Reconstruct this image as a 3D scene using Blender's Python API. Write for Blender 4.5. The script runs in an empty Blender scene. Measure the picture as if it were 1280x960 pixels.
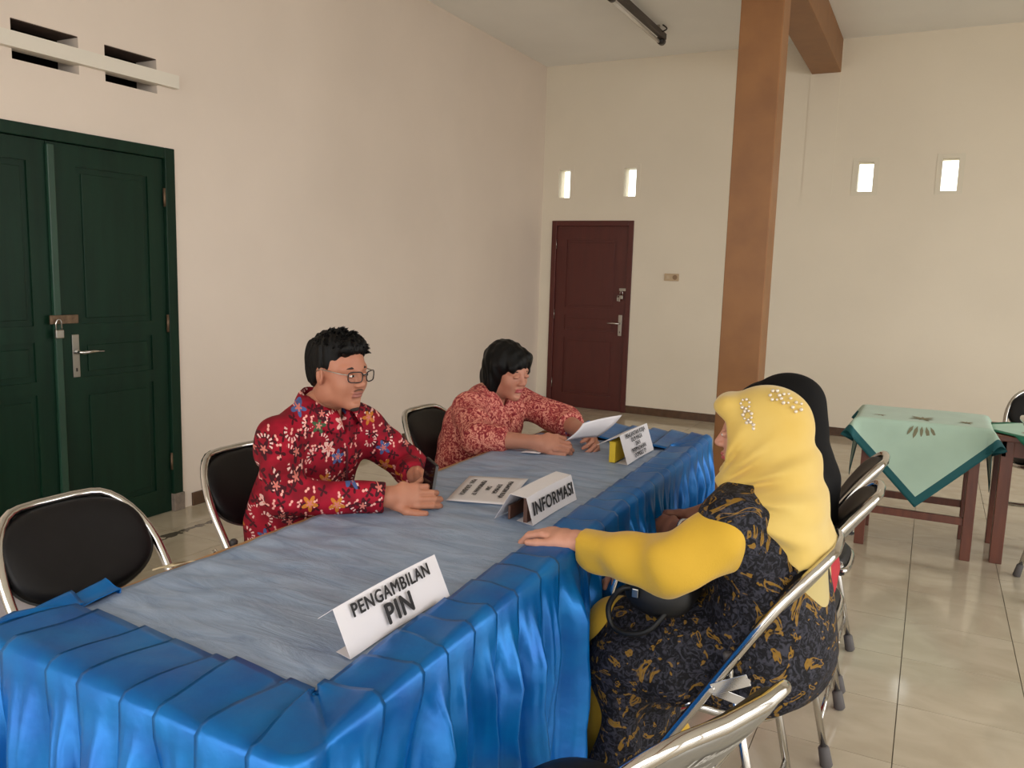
import bpy, bmesh, math, random
import numpy as np
from mathutils import Vector, Matrix

random.seed(7); RNG = np.random.RandomState(5)
scene = bpy.context.scene
COL = scene.collection
PI = math.pi

# ------------------------------------------------------------------ camera
CAM_H = 1.45
FOCAL_PX = 1026.14
YAW, PITCH, ROLL = math.radians(26.937), math.radians(7.822), math.radians(1.6748)
def cam_axes():
    f = Vector((-math.sin(YAW)*math.cos(PITCH), math.cos(YAW)*math.cos(PITCH), -math.sin(PITCH)))
    r = Vector((math.cos(YAW), math.sin(YAW), 0)); u = r.cross(f)
    c, s = math.cos(ROLL), math.sin(ROLL)
    return c*r+s*u, -s*r+c*u, f
_r, _u, _f = cam_axes()
cd = bpy.data.cameras.new('camera'); cam = bpy.data.objects.new('camera', cd); COL.objects.link(cam)
cd.sensor_width = 36.0; cd.lens = FOCAL_PX*36.0/1280.0; cd.clip_start = .05; cd.clip_end = 200
cam.matrix_world = Matrix(((_r.x, _u.x, -_f.x, 0), (_r.y, _u.y, -_f.y, 0), (_r.z, _u.z, -_f.z, CAM_H), (0, 0, 0, 1)))
scene.camera = cam
def project(P):
    d = Vector(P)-Vector((0, 0, CAM_H))
    w = d.dot(_f)
    return 640+FOCAL_PX*d.dot(_r)/w if w > .05 else None, 480-FOCAL_PX*d.dot(_u)/w if w > .05 else None, w

# ------------------------------------------------------------------ sky and exposure
SKY = 3.5
wd = bpy.data.worlds.new('overcast_sky'); scene.world = wd; wd.use_nodes = True
bg = wd.node_tree.nodes['Background']; bg.inputs[0].default_value = (1.0, .985, .96, 1); bg.inputs[1].default_value = SKY
vs = scene.view_settings
vs.view_transform = 'Standard'; vs.look = 'None'; vs.gamma = 1; vs.exposure = 0.0; vs.use_curve_mapping = False

# ------------------------------------------------------------------ helpers
def lin(c):
    return tuple((x/12.92 if x <= .04045 else ((x+.055)/1.055)**2.4) for x in [v/255. for v in c])
MATS = {}
def mat(name, rgb, rough=.6, metal=0., noise=0., nscale=8., bump=0., bscale=60., spec=.5, sheen=0., trans=0., coat=0., dist=.002, rand=0., stretch=None, rgb2=None):
    """rgb is sRGB 0..255; noise mixes towards rgb2 (or a darker tone) with a noise texture"""
    if name in MATS: return MATS[name]
    m = bpy.data.materials.new(name); m.use_nodes = True; MATS[name] = m
    nt = m.node_tree; b = nt.nodes['Principled BSDF']
    c = (*lin(rgb), 1)
    b.inputs['Base Color'].default_value = c; b.inputs['Roughness'].default_value = rough; b.inputs['Metallic'].default_value = metal
    b.inputs['Specular IOR Level'].default_value = spec
    if sheen: b.inputs['Sheen Weight'].default_value = sheen
    if trans: b.inputs['Transmission Weight'].default_value = trans
    if coat: b.inputs['Coat Weight'].default_value = coat; b.inputs['Coat Roughness'].default_value = .1
    tc = nt.nodes.new('ShaderNodeTexCoord'); vec = tc.outputs['Object']
    if stretch:
        mp = nt.nodes.new('ShaderNodeMapping'); mp.inputs['Scale'].default_value = stretch
        nt.links.new(vec, mp.inputs[0]); vec = mp.outputs[0]
    col = None
    if noise:
        n = nt.nodes.new('ShaderNodeTexNoise'); n.inputs['Scale'].default_value = nscale; n.inputs['Detail'].default_value = 5
        nt.links.new(vec, n.inputs['Vector'])
        mx = nt.nodes.new('ShaderNodeMix'); mx.data_type = 'RGBA'
        mx.inputs[6].default_value = c
        mx.inputs[7].default_value = (*lin(rgb2), 1) if rgb2 else tuple(v*(1-noise) for v in c[:3])+(1,)
        rp = nt.nodes.new('ShaderNodeMapRange'); rp.inputs[1].default_value = .35; rp.inputs[2].default_value = .68
        nt.links.new(n.outputs[0], rp.inputs[0]); nt.links.new(rp.outputs[0], mx.inputs[0])
        col = mx.outputs[2]
    if rand:
        oi = nt.nodes.new('ShaderNodeObjectInfo'); hs = nt.nodes.new('ShaderNodeHueSaturation')
        mr = nt.nodes.new('ShaderNodeMapRange'); mr.inputs[3].default_value = 1-rand; mr.inputs[4].default_value = 1+rand
        nt.links.new(oi.outputs['Random'], mr.inputs[0]); nt.links.new(mr.outputs[0], hs.inputs['Value'])
        if col is not None: nt.links.new(col, hs.inputs['Color'])
        else: hs.inputs['Color'].default_value = c
        col = hs.outputs[0]
    if col is not None: nt.links.new(col, b.inputs['Base Color'])
    if bump:
        n = nt.nodes.new('ShaderNodeTexNoise'); n.inputs['Scale'].default_value = bscale; n.inputs['Detail'].default_value = 4
        nt.links.new(vec, n.inputs['Vector'])
        bp = nt.nodes.new('ShaderNodeBump'); bp.inputs['Strength'].default_value = bump; bp.inputs['Distance'].default_value = dist
        nt.links.new(n.outputs[0], bp.inputs['Height']); nt.links.new(bp.outputs[0], b.inputs['Normal'])
    return m

def obj(name, me, m=None, parent=None, smooth=False):
    o = bpy.data.objects.new(name, me); COL.objects.link(o)
    if m is not None and len(me.materials) == 0: me.materials.append(m)
    if parent is not None: o.parent = parent
    if smooth: me.polygons.foreach_set('use_smooth', [True]*len(me.polygons))
    return o
def from_data(name, v, f, m=None, parent=None, smooth=False):
    me = bpy.data.meshes.new(name); me.from_pydata([tuple(p) for p in v], [], f); me.update()
    return obj(name, me, m, parent, smooth)
def from_bm(name, bm, m=None, parent=None, smooth=False):
    me = bpy.data.meshes.new(name); bmesh.ops.recalc_face_normals(bm, faces=bm.faces); bm.to_mesh(me); bm.free()
    return obj(name, me, m, parent, smooth)
def tag(o, label, cat, group=None):
    o['label'] = label; o['category'] = cat
    if group: o['group'] = group
    return o
def struct(o): o['kind'] = 'structure'; return o
def empty(name, loc=(0, 0, 0), rz=0):
    o = bpy.data.objects.new(name, None); COL.objects.link(o); o.location = loc; o.rotation_euler = (0, 0, rz)
    o.empty_display_size = .1
    return o
def copy_tree(o, parent=None):
    c = o.copy(); COL.objects.link(c); c.parent = parent
    for ch in list(o.children): copy_tree(ch, c)
    return c

def add_box(bm, lo, hi, bevel=0., M=None):
    lo = Vector(lo); hi = Vector(hi); c = (lo+hi)/2; s = hi-lo
    mt = Matrix.Translation(c) @ Matrix.Diagonal((s.x, s.y, s.z, 1))
    if M is not None: mt = M @ mt
    g = bmesh.ops.create_cube(bm, size=1, matrix=mt)
    if bevel:
        es = list({e for v in g['verts'] for e in v.link_edges})
        bmesh.ops.bevel(bm, geom=es, offset=bevel, segments=2, profile=.5, affect='EDGES')
def box(name, lo, hi, m, parent=None, bevel=0., M=None):
    bm = bmesh.new(); add_box(bm, lo, hi, bevel, M); return from_bm(name, bm, m, parent)
def spline(pts, n=8):
    """Catmull-Rom through pts"""
    P = [Vector(p) for p in pts]; out = []
    P = [P[0]*2-P[1]]+P+[P[-1]*2-P[-2]]
    for i in range(1, len(P)-2):
        for k in range(n):
            t = k/n; a, b, c, d = P[i-1:i+3]
            out.append(.5*((2*b)+(c-a)*t+(2*a-5*b+4*c-d)*t*t+(3*b-a-3*c+d)*t**3))
    out.append(P[-2]); return out
def add_tube(bm, pts, r, n=10, cap=True, closed=False):
    P = [Vector(p) for p in pts]; N = len(P)
    rs = r if isinstance(r, (list, tuple)) else [r]*N
    rings = []; up = None
    for i in range(N):
        if closed: d = P[(i+1) % N]-P[i-1]
        else: d = P[min(i+1, N-1)]-P[max(i-1, 0)]
        d.normalize()
        if up is None: up = d.orthogonal().normalized()
        up = (up-d*up.dot(d)).normalized(); sd = d.cross(up)
        rings.append([bm.verts.new(P[i]+rs[i]*(math.cos(2*PI*k/n)*up+math.sin(2*PI*k/n)*sd)) for k in range(n)])
    for i in range(N if closed else N-1):
        a, b = rings[i], rings[(i+1) % N]
        for k in range(n): bm.faces.new((a[k], a[(k+1) % n], b[(k+1) % n], b[k]))
    if cap and not closed:
        bm.faces.new(rings[0][::-1]); bm.faces.new(rings[-1])
def tube(name, pts, r, m, parent=None, n=10, closed=False):
    bm = bmesh.new(); add_tube(bm, pts, r, n, True, closed); return from_bm(name, bm, m, parent, True)
def auto_smooth(o, ang=40):
    """flat where edges are sharp, smooth elsewhere"""
    me = o.data; me.polygons.foreach_set('use_smooth', [True]*len(me.polygons)); me.set_sharp_from_angle(angle=math.radians(ang)); return o
def solid_sheet(name, grid, th, m, parent=None, smooth=True):
    """grid: rows of points -> cloth or paper of thickness th"""
    R, C = len(grid), len(grid[0])
    v = [p for row in grid for p in row]
    f = [(i*C+j, i*C+j+1, (i+1)*C+j+1, (i+1)*C+j) for i in range(R-1) for j in range(C-1)]
    me = bpy.data.meshes.new(name); me.from_pydata([tuple(p) for p in v], [], f); me.update()
    nrm = [x.normal.copy() for x in me.vertices]; n = len(v)
    v2 = [tuple(Vector(p)) for p in v]+[tuple(Vector(p)-nn*th) for p, nn in zip(v, nrm)]
    f2 = f+[tuple(k+n for k in q[::-1]) for q in f]
    bd = [i for i in range(C-1)]
    ring = [j for j in range(C)]+[i*C+C-1 for i in range(1, R)]+[(R-1)*C+j for j in range(C-2, -1, -1)]+[i*C for i in range(R-2, 0, -1)]
    for a, b in zip(ring, ring[1:]+ring[:1]): f2.append((b, a, a+n, b+n))
    bpy.data.meshes.remove(me)
    return from_data(name, v2, f2, m, parent, smooth)
def text_mesh(name, body, size, m, M, parent=None, bold=0., align='CENTER', shear=0., spacing=1.):
    cu = bpy.data.curves.new(name, 'FONT'); cu.body = body; cu.size = size; cu.align_x = align; cu.align_y = 'CENTER'
    cu.extrude = .0002; cu.shear = shear; cu.space_character = spacing; cu.resolution_u = 3
    t = bpy.data.objects.new(name+'_curve', cu); COL.objects.link(t)
    dg = bpy.context.evaluated_depsgraph_get(); me = bpy.data.meshes.new_from_object(t.evaluated_get(dg))
    bpy.data.objects.remove(t); bpy.data.curves.remove(cu)
    if bold:      # thicken the strokes: the same outline set off a little in four directions
        bm = bmesh.new()
        for k, (dx, dy) in enumerate(((0, 0), (1, 0), (-1, 0), (0, 1), (0, -1))):
            n0 = len(bm.verts); bm.from_mesh(me); bm.verts.ensure_lookup_table()
            for v in bm.verts[n0:]: v.co += Vector((dx*bold, dy*bold*.6, k*.00003))
        bm.to_mesh(me); bm.free()
    me.transform(M); me.materials.clear(); me.name = name
    return obj(name, me, m, parent)
def frame_matrix(o, right, up):
    r = Vector(right).normalized(); u = Vector(up); u = (u-r*u.dot(r)).normalized(); n = r.cross(u)
    return Matrix(((r.x, u.x, n.x, o[0]), (r.y, u.y, n.y, o[1]), (r.z, u.z, n.z, o[2]), (0, 0, 0, 1)))

# ------------------------------------------------------------------ signed-distance modelling (bodies, clothes, hair)
class Field:
    def __init__(s, lo, hi, h):
        s.lo = np.array(lo, float); s.h = h
        n = np.ceil((np.array(hi)-s.lo)/h).astype(int)+1
        s.ax = [(s.lo[i]+h*np.arange(n[i])).astype(np.float32) for i in range(3)]
        s.v = np.full(n, 1., np.float32)
    def _win(s, lo, hi):
        out = []
        for i in range(3):
            a = int(np.clip(np.floor((lo[i]-s.lo[i])/s.h), 0, len(s.ax[i]))); b = int(np.clip(np.ceil((hi[i]-s.lo[i])/s.h)+1, 0, len(s.ax[i])))
            out.append(slice(a, b))
        return tuple(out)
    def apply(s, fn, lo, hi, k, op='add'):
        w = s._win(np.array(lo)-k-.03, np.array(hi)+k+.03)
        if any(q.stop <= q.start for q in w): return
        x = s.ax[0][w[0]][:, None, None]; y = s.ax[1][w[1]][None, :, None]; z = s.ax[2][w[2]][None, None, :]
        d = fn(x, y, z).astype(np.float32); a = s.v[w]
        if op == 'sub': a, d = -a, d
        if op == 'add' or op == 'sub':
            if k > 1e-6:
                hh = np.maximum(k-np.abs(a-d), 0)/k; r = np.minimum(a, d)-hh*hh*k*.25
            else: r = np.minimum(a, d)
            s.v[w] = -r if op == 'sub' else r
    # primitives
    def ell(s, c, r, k=.02, op='add', R=None):
        c = np.array(c, float); r = np.array(r, float)
        def fn(x, y, z):
            p = [x-c[0], y-c[1], z-c[2]]
            if R is not None: p = [R[0][i]*p[0]+R[1][i]*p[1]+R[2][i]*p[2] for i in range(3)]
            k0 = np.sqrt((p[0]/r[0])**2+(p[1]/r[1])**2+(p[2]/r[2])**2); k1 = np.sqrt((p[0]/r[0]**2)**2+(p[1]/r[1]**2)**2+(p[2]/r[2]**2)**2)
            return k0*(k0-1)/np.maximum(k1, 1e-6)
        m = r if R is None else np.full(3, r.max())
        s.apply(fn, c-m, c+m, k, op)
    def cap(s, a, b, ra, rb, k=.02, op='add'):
        a = np.array(a, float); b = np.array(b, float); ba = b-a; L = (ba*ba).sum()
        def fn(x, y, z):
            px, py, pz = x-a[0], y-a[1], z-a[2]
            t = np.clip((px*ba[0]+py*ba[1]+pz*ba[2])/L, 0, 1)
            return np.sqrt((px-t*ba[0])**2+(py-t*ba[1])**2+(pz-t*ba[2])**2)-(ra+(rb-ra)*t)
        m = max(ra, rb); s.apply(fn, np.minimum(a, b)-m, np.maximum(a, b)+m, k, op)
    def ecap(s, a, b, side, ra, rb, k=.03, op='add'):
        """capsule with elliptic section: ra/rb = (half width along side, half depth)"""
        a = np.array(a, float); b = np.array(b, float); ba = b-a; Ln = math.sqrt((ba*ba).sum()); A = ba/Ln
        S = np.array(side, float); S -= A*(S@A); S /= np.linalg.norm(S); F = np.cross(A, S)
        def fn(x, y, z):
            px, py, pz = x-a[0], y-a[1], z-a[2]
            l = px*A[0]+py*A[1]+pz*A[2]; t = np.clip(l/Ln, 0, 1)
            u = px*S[0]+py*S[1]+pz*S[2]; w = px*F[0]+py*F[1]+pz*F[2]; e = l-t*Ln
            ru = ra[0]+(rb[0]-ra[0])*t; rw = ra[1]+(rb[1]-ra[1])*t; rl = np.minimum(ru, rw)
            return (np.sqrt((u/ru)**2+(w/rw)**2+(e/rl)**2)-1)*rl
        m = max(*ra, *rb); s.apply(fn, np.minimum(a, b)-m, np.maximum(a, b)+m, k, op)
    def chain(s, pts, rs, k=.01):
        for i in range(len(pts)-1): s.cap(pts[i], pts[i+1], rs[i], rs[i+1], k)
    def cut(s, p, n, lo=None, hi=None, k=0.):
        """remove the half space on the side n points to (inside an optional window)"""
        n = np.array(n, float); n /= np.linalg.norm(n); p = np.array(p, float)
        w = s._win(lo, hi) if lo is not None else (slice(None),)*3
        x = s.ax[0][w[0]][:, None, None]; y = s.ax[1][w[1]][None, :, None]; z = s.ax[2][w[2]][None, None, :]
        d = ((x-p[0])*n[0]+(y-p[1])*n[1]+(z-p[2])*n[2]).astype(np.float32)
        s.v[w] = np.maximum(s.v[w], d)
    def wrinkle(s, fn, lo=None, hi=None):
        w = s._win(lo, hi) if lo is not None else (slice(None),)*3
        x = s.ax[0][w[0]][:, None, None]; y = s.ax[1][w[1]][None, :, None]; z = s.ax[2][w[2]][None, None, :]
        s.v[w] += fn(x, y, z).astype(np.float32)
    def mesh(s):
        """naive surface nets -> verts, quads"""
        v = s.v; ins = v < 0; nx, ny, nz = v.shape
        cnt = np.zeros((nx-1, ny-1, nz-1), np.int8)
        offs = [(i, j, k) for i in (0, 1) for j in (0, 1) for k in (0, 1)]
        for i, j, k in offs: cnt += ins[i:nx-1+i, j:ny-1+j, k:nz-1+k]
        act = np.argwhere((cnt > 0) & (cnt < 8))
        idx = np.full(cnt.shape, -1, np.int32); idx[act[:, 0], act[:, 1], act[:, 2]] = np.arange(len(act))
        cv = np.stack([v[act[:, 0]+i, act[:, 1]+j, act[:, 2]+k] for i, j, k in offs], 1)
        acc = np.zeros((len(act), 3)); num = np.zeros(len(act))
        O = np.array(offs, float)
        for a in range(8):
            for b in range(a+1, 8):
                if np.abs(O[a]-O[b]).sum() != 1: continue
                va, vb = cv[:, a], cv[:, b]; m = (va < 0) != (vb < 0)
                t = np.where(m, va/np.where(m, va-vb, 1), 0)
                acc += np.where(m[:, None], O[a]+(O[b]-O[a])*t[:, None], 0); num += m
        V = s.lo+s.h*(act+acc/num[:, None])
        Q = []
        for ax in range(3):
            o1, o2 = [(1, 2), (2, 0), (0, 1)][ax]
            sl0 = [slice(None)]*3; sl1 = [slice(None)]*3; sl0[ax] = slice(0, -1); sl1[ax] = slice(1, None)
            ch = ins[tuple(sl0)] != ins[tuple(sl1)]
            e = np.argwhere(ch); e = e[(e[:, o1] > 0) & (e[:, o2] > 0) & (e[:, o1] < v.shape[o1]-1) & (e[:, o2] < v.shape[o2]-1)]
            d1 = np.zeros(3, int); d1[o1] = 1; d2 = np.zeros(3, int); d2[o2] = 1
            g = lambda c: idx[c[:, 0], c[:, 1], c[:, 2]]
            q = np.stack([g(e-d1-d2), g(e-d2), g(e), g(e-d1)], 1)
            fl = ins[e[:, 0], e[:, 1], e[:, 2]]
            q[~fl] = q[~fl][:, ::-1]; Q.append(q)
        Q = np.concatenate(Q); Q = Q[(Q >= 0).all(1)]
        return V, Q

def np_mesh(name, V, Q, mats, parent=None, midx=None, relax=0):
    V = np.array(V, float)
    if relax:
        E = np.concatenate([Q[:, [0, 1]], Q[:, [1, 2]], Q[:, [2, 3]], Q[:, [3, 0]]]); E = np.concatenate([E, E[:, ::-1]])
        deg = np.bincount(E[:, 0], minlength=len(V))[:, None].clip(1)
        for _ in range(relax):
            A = np.stack([np.bincount(E[:, 0], V[E[:, 1], i], len(V)) for i in range(3)], 1)/deg
            V = V*.5+A*.5
    if parent is not None: V = V-np.array(parent.location)
    me = bpy.data.meshes.new(name); me.vertices.add(len(V)); me.vertices.foreach_set('co', V.astype(np.float32).ravel())
    me.loops.add(Q.size); me.loops.foreach_set('vertex_index', Q.astype(np.int32).ravel())
    me.polygons.add(len(Q)); me.polygons.foreach_set('loop_start', np.arange(0, Q.size, 4, dtype=np.int32))
    for m in mats: me.materials.append(m)
    if midx is not None: me.polygons.foreach_set('material_index', midx.astype(np.int32))
    me.update(calc_edges=True); me.validate()
    return obj(name, me, None, parent, True)
def merge(parts):
    """parts: list of (V,Q,midx or int)"""
    Vs, Qs, Ms, n = [], [], [], 0
    for V, Q, m in parts:
        Vs.append(V); Qs.append(Q+n); Ms.append(np.full(len(Q), m) if np.isscalar(m) else m); n += len(V)
    return np.concatenate(Vs), np.concatenate(Qs), np.concatenate(Ms)
def xf(V, M):
    M = np.array(M); return V @ M[:3, :3].T+M[:3, 3]
def cloth_noise(x, y, z, sc=1., ph=0.):
    """cheap smooth folds"""
    return (np.sin(9*sc*x+13*sc*z+4*np.sin(5*sc*y+ph))*np.sin(8*sc*y-7*sc*z+ph+3*np.sin(4*sc*x))
            + .6*np.sin(19*sc*z-11*sc*x+5*np.sin(7*sc*y+ph)+ph))

# ------------------------------------------------------------------ materials of the room
M_WALL = mat('cream_plaster', (234, 224, 206), .75, noise=.05, nscale=1.3, bump=.25, bscale=25, dist=.003)
M_WALL_L = mat('cream_plaster_pink_cast', (233, 219, 206), .75, noise=.05, nscale=1.3, bump=.25, bscale=25, dist=.003)  # left wall's cream, with the pinkish white-balance cast put into the colour
M_CEIL = mat('ceiling_plaster', (244, 243, 240), .85, noise=.04, nscale=1.5)
M_GROUT = mat('grout', (120, 112, 98), .8)
M_BROWN = mat('brown_skirting_tile', (92, 66, 48), .25, noise=.25, nscale=20, rand=.08)
M_COLUMN = mat('ochre_paint', (150, 103, 60), .5, noise=.12, nscale=5, bump=.15, bscale=30, rgb2=(136, 92, 54))
M_GREEN = mat('green_gloss_paint', (16, 46, 32), .42, spec=.22, noise=.3, nscale=3, stretch=(6, 6, .6), bump=.2, bscale=40)
M_GREEN2 = mat('green_strip_paint', (36, 70, 54), .35, noise=.2, nscale=6)
M_MAROON = mat('maroon_paint', (86, 32, 25), .4, noise=.15, nscale=4, stretch=(5, 5, .7))
M_STEEL = mat('brushed_steel', (176, 172, 164), .28, 1.)
M_RUST = mat('aged_steel', (128, 106, 86), .5, .8, noise=.4, nscale=40)
M_CHROME = mat('chrome_tube', (205, 203, 200), .12, 1.)
M_WHITE = mat('white_plastic', (225, 222, 215), .4)
M_GLASS = mat('clear_glass', (240, 245, 240), .02, 0, trans=1.)
M_DARK = mat('dark_void', (40, 34, 32), .9)

def tile_material():
    m = bpy.data.materials.new('cream_ceramic_tile'); m.use_nodes = True; nt = m.node_tree; b = nt.nodes['Principled BSDF']
    geo = nt.nodes.new('ShaderNodeNewGeometry'); oi = nt.nodes.new('ShaderNodeObjectInfo')
    ad = nt.nodes.new('ShaderNodeVectorMath'); ad.operation = 'MULTIPLY_ADD'
    cb = nt.nodes.new('ShaderNodeCombineXYZ'); ml = nt.nodes.new('ShaderNodeMath'); ml.operation = 'MULTIPLY'; ml.inputs[1].default_value = 37
    nt.links.new(oi.outputs['Random'], ml.inputs[0]); nt.links.new(ml.outputs[0], cb.inputs[0]); nt.links.new(ml.outputs[0], cb.inputs[2])
    ad.inputs[1].default_value = (1, 1.4, 1); nt.links.new(geo.outputs['Position'], ad.inputs[0]); nt.links.new(cb.outputs[0], ad.inputs[2])
    n = nt.nodes.new('ShaderNodeTexNoise'); n.inputs['Scale'].default_value = 3.5; n.inputs['Detail'].default_value = 6; n.inputs['Distortion'].default_value = 1.2
    nt.links.new(ad.outputs[0], n.inputs['Vector'])
    cr = nt.nodes.new('ShaderNodeValToRGB'); e = cr.color_ramp.elements
    e[0].position = .3; e[0].color = (*lin((186, 174, 152)), 1); e[1].position = .7; e[1].color = (*lin((203, 193, 172)), 1)
    nt.links.new(n.outputs[0], cr.inputs[0])
    # dark scuff marks on the floor by the green door (stain with its own shape)
    sep = nt.nodes.new('ShaderNodeSeparateXYZ'); nt.links.new(geo.outputs['Position'], sep.inputs[0])
    def math_(op, a, bb):
        q = nt.nodes.new('ShaderNodeMath'); q.operation = op
        for i, v in enumerate((a, bb)):
            if isinstance(v, (int, float)): q.inputs[i].default_value = v
            else: nt.links.new(v, q.inputs[i])
        return q.outputs[0]
    n2 = nt.nodes.new('ShaderNodeTexNoise'); n2.inputs['Scale'].default_value = 9; n2.inputs['Detail'].default_value = 4
    nt.links.new(geo.outputs['Position'], n2.inputs['Vector'])
    nz = math_('SUBTRACT', n2.outputs[0], .5)
    dx = math_('ADD', math_('ADD', sep.outputs[0], 3.52), math_('MULTIPLY', nz, .14))
    dist = math_('ABSOLUTE', dx, 0.)
    wid = math_('MAXIMUM', math_('SUBTRACT', .036, math_('MULTIPLY', math_('ABSOLUTE', math_('SUBTRACT', sep.outputs[1], 2.62), 0.), .028)), 0.)
    inl = math_('LESS_THAN', dist, wid)
    rng = math_('MULTIPLY', math_('GREATER_THAN', sep.outputs[1], 2.58), math_('LESS_THAN', sep.outputs[1], 3.8))
    brk = math_('GREATER_THAN', n2.outputs[0], .44)
    st = math_('MULTIPLY', math_('MULTIPLY', inl, rng), math_('MULTIPLY', brk, .85))
    mx = nt.nodes.new('ShaderNodeMix'); mx.data_type = 'RGBA'; mx.inputs[7].default_value = (*lin((52, 47, 42)), 1)
    nt.links.new(st, mx.inputs[0]); nt.links.new(cr.outputs[0], mx.inputs[6]); nt.links.new(mx.outputs[2], b.inputs['Base Color'])
    b.inputs['Roughness'].default_value = .1; b.inputs['Specular IOR Level'].default_value = .5
    return m
M_TILE = tile_material()

# ------------------------------------------------------------------ the room
XL, XR, YB, YN, ZC = -3.86, 3.4, 8.2, -2.4, 3.6
def wall_panels(name, axis, pos, th, u0, u1, z0, z1, holes, m):
    """wall in the plane axis=pos, thick towards sign of th, rectangular holes (u0,u1,z0,z1)"""
    us = sorted({u0, u1, *[h[0] for h in holes], *[h[1] for h in holes]}); zs = sorted({z0, z1, *[h[2] for h in holes], *[h[3] for h in holes]})
    bm = bmesh.new()
    for a, b in zip(us, us[1:]):
        for c, d in zip(zs, zs[1:]):
            mu, mz = (a+b)/2, (c+d)/2
            if any(h[0] < mu < h[1] and h[2] < mz < h[3] for h in holes): continue
            lo, hi = sorted((pos, pos+th))
            add_box(bm, (lo, a, c) if axis == 0 else (a, lo, c), (hi, b, d) if axis == 0 else (b, hi, d))
    return struct(from_bm(name, bm, m))
# floor slab and tiles
floor = struct(box('floor', (XL-.2, YN-.2, -.1), (XR+.2, YB+.2, -.006), M_GROUT))
T = .4; bm = bmesh.new(); add_box(bm, (-.1985, -.1985, -.006), (.1985, .1985, 0), 0)
tile_me = bpy.data.meshes.new('tile'); bm.to_mesh(tile_me); bm.free(); tile_me.materials.append(M_TILE)
cells = []
ix0, ix1 = int(math.floor((XL-.0)/T))-1, int(math.ceil(XR/T))+1
for i in range(ix0, ix1):
    for j in range(-8, 22):
        cx, cy = .008+T*(i+.5), 2.61+T*(j-5+.5)
        if cx-.2 < XL-.25 or cx+.2 > XR+.25 or cy-.2 < YN-.25 or cy+.2 > YB+.25: continue
        px, py, w = project((cx, cy, 0))
        vis = px is not None and -60 < px < 1340 and py < 1020
        cells.append((not vis, w if vis else 99, cx, cy))
cells.sort()
rest = bmesh.new()
for k, (nv, w, cx, cy) in enumerate(cells):
    if k < 290 and not nv:
        o = bpy.data.objects.new('tile', tile_me); COL.objects.link(o); o.location = (cx, cy, 0); o.parent = floor
    else: add_box(rest, (cx-.1985, cy-.1985, -.006), (cx+.1985, cy+.1985, 0))
o = from_bm('tile_field', rest, M_TILE, floor); o['kind'] = 'stuff'

ceiling = struct(box('ceiling', (XL-.2, YN-.2, ZC), (XR+.2, YB+.2, ZC+.15), M_CEIL))
# left wall: green double door opening and ventilation holes
GD = (1.83, 3.33, 0, 2.07)
vents = [(1.97, 2.29, 2.35, 2.53), (2.44, 2.775, 2.35, 2.53), (2.92, 3.235, 2.35, 2.53)]
wl = wall_panels('wall_left', 0, XL, -.16, YN-.2, YB+.2, 0, ZC, [GD]+vents, M_WALL_L)
struct(box('trim_1', (XL-.045, 1.2, 2.395), (XL+.04, 3.35, 2.465), mat('white_ledge_paint', (232, 225, 212), .7)))
for k, v in enumerate(vents):   # box coloured dark to stand in for the shade behind each vent
    bm = bmesh.new(); t = .01
    y0, y1, z0, z1 = v[0]-.03, v[1]+.03, v[2]-.03, v[3]+.03; xa, xb = XL-.6, XL-.161
    add_box(bm, (xa-t, y0, z0), (xa, y1, z1)); add_box(bm, (xa, y0-t, z0), (xb, y0, z1)); add_box(bm, (xa, y1, z0), (xb, y1+t, z1))
    add_box(bm, (xa, y0, z0-t), (xb, y1, z0)); add_box(bm, (xa, y0, z1), (xb, y1, z1+t))
    from_bm('vent_dark_box', bm, M_DARK, wl)
    box('dark_soffit_plate', (XL-.16, v[0], v[3]-.004), (XL-.004, v[1], v[3]+.002), mat('dark_soffit_plate', (84, 66, 58), .9, noise=.3, nscale=30), wl)  # dark brown plate along the top of the vent opening
# back wall with door opening and four small openings
BD = (-3.73, -2.81, 0, 2.0)
wins = [(-3.675, -3.545, 2.24, 2.53), (-2.945, -2.815, 2.245, 2.53), (-.72, -.59, 2.255, 2.515), (-.04, .085, 2.25, 2.525)]
wb = wall_panels('wall_back', 1, YB, .16, XL-.2, XR+.2, 0, ZC, [BD]+wins, M_WALL)
bm = bmesh.new()      # lower wall stands a few millimetres proud, ending in a faint ledge
add_box(bm, (BD[1], YB-.008, .08), (XR, YB, 2.22)); add_box(bm, (XL, YB-.008, 2.0), (BD[1], YB, 2.22)); add_box(bm, (XL, YB-.008, .08), (BD[0], YB, 2.0))
add_box(bm, (-1.19, YB-.006, 2.22), (-.93, YB, ZC))
from_bm('plaster_step', bm, M_WALL, wb)
M_FRAMEP = mat('window_putty', (226, 218, 200), .7)
for k, (a, b, c, d) in enumerate(wins):
    w = struct(box('window_%d' % (k+1), (a, YB+.05, c), (b, YB+.056, d), M_GLASS))
    bm = bmesh.new(); fw = .045
    for lo, hi in (((a-fw, c-.035), (a, d+.04)), ((b, c-.035), (b+fw, d+.04)), ((a, d), (b, d+.04)), ((a, c-.035), (b, c))):
        add_box(bm, (lo[0], YB-.0045, lo[1]), (hi[0], YB+.002, hi[1]), .001)
    from_bm('window_frame', bm, M_FRAMEP if k > 1 else M_WALL, w)
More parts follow.
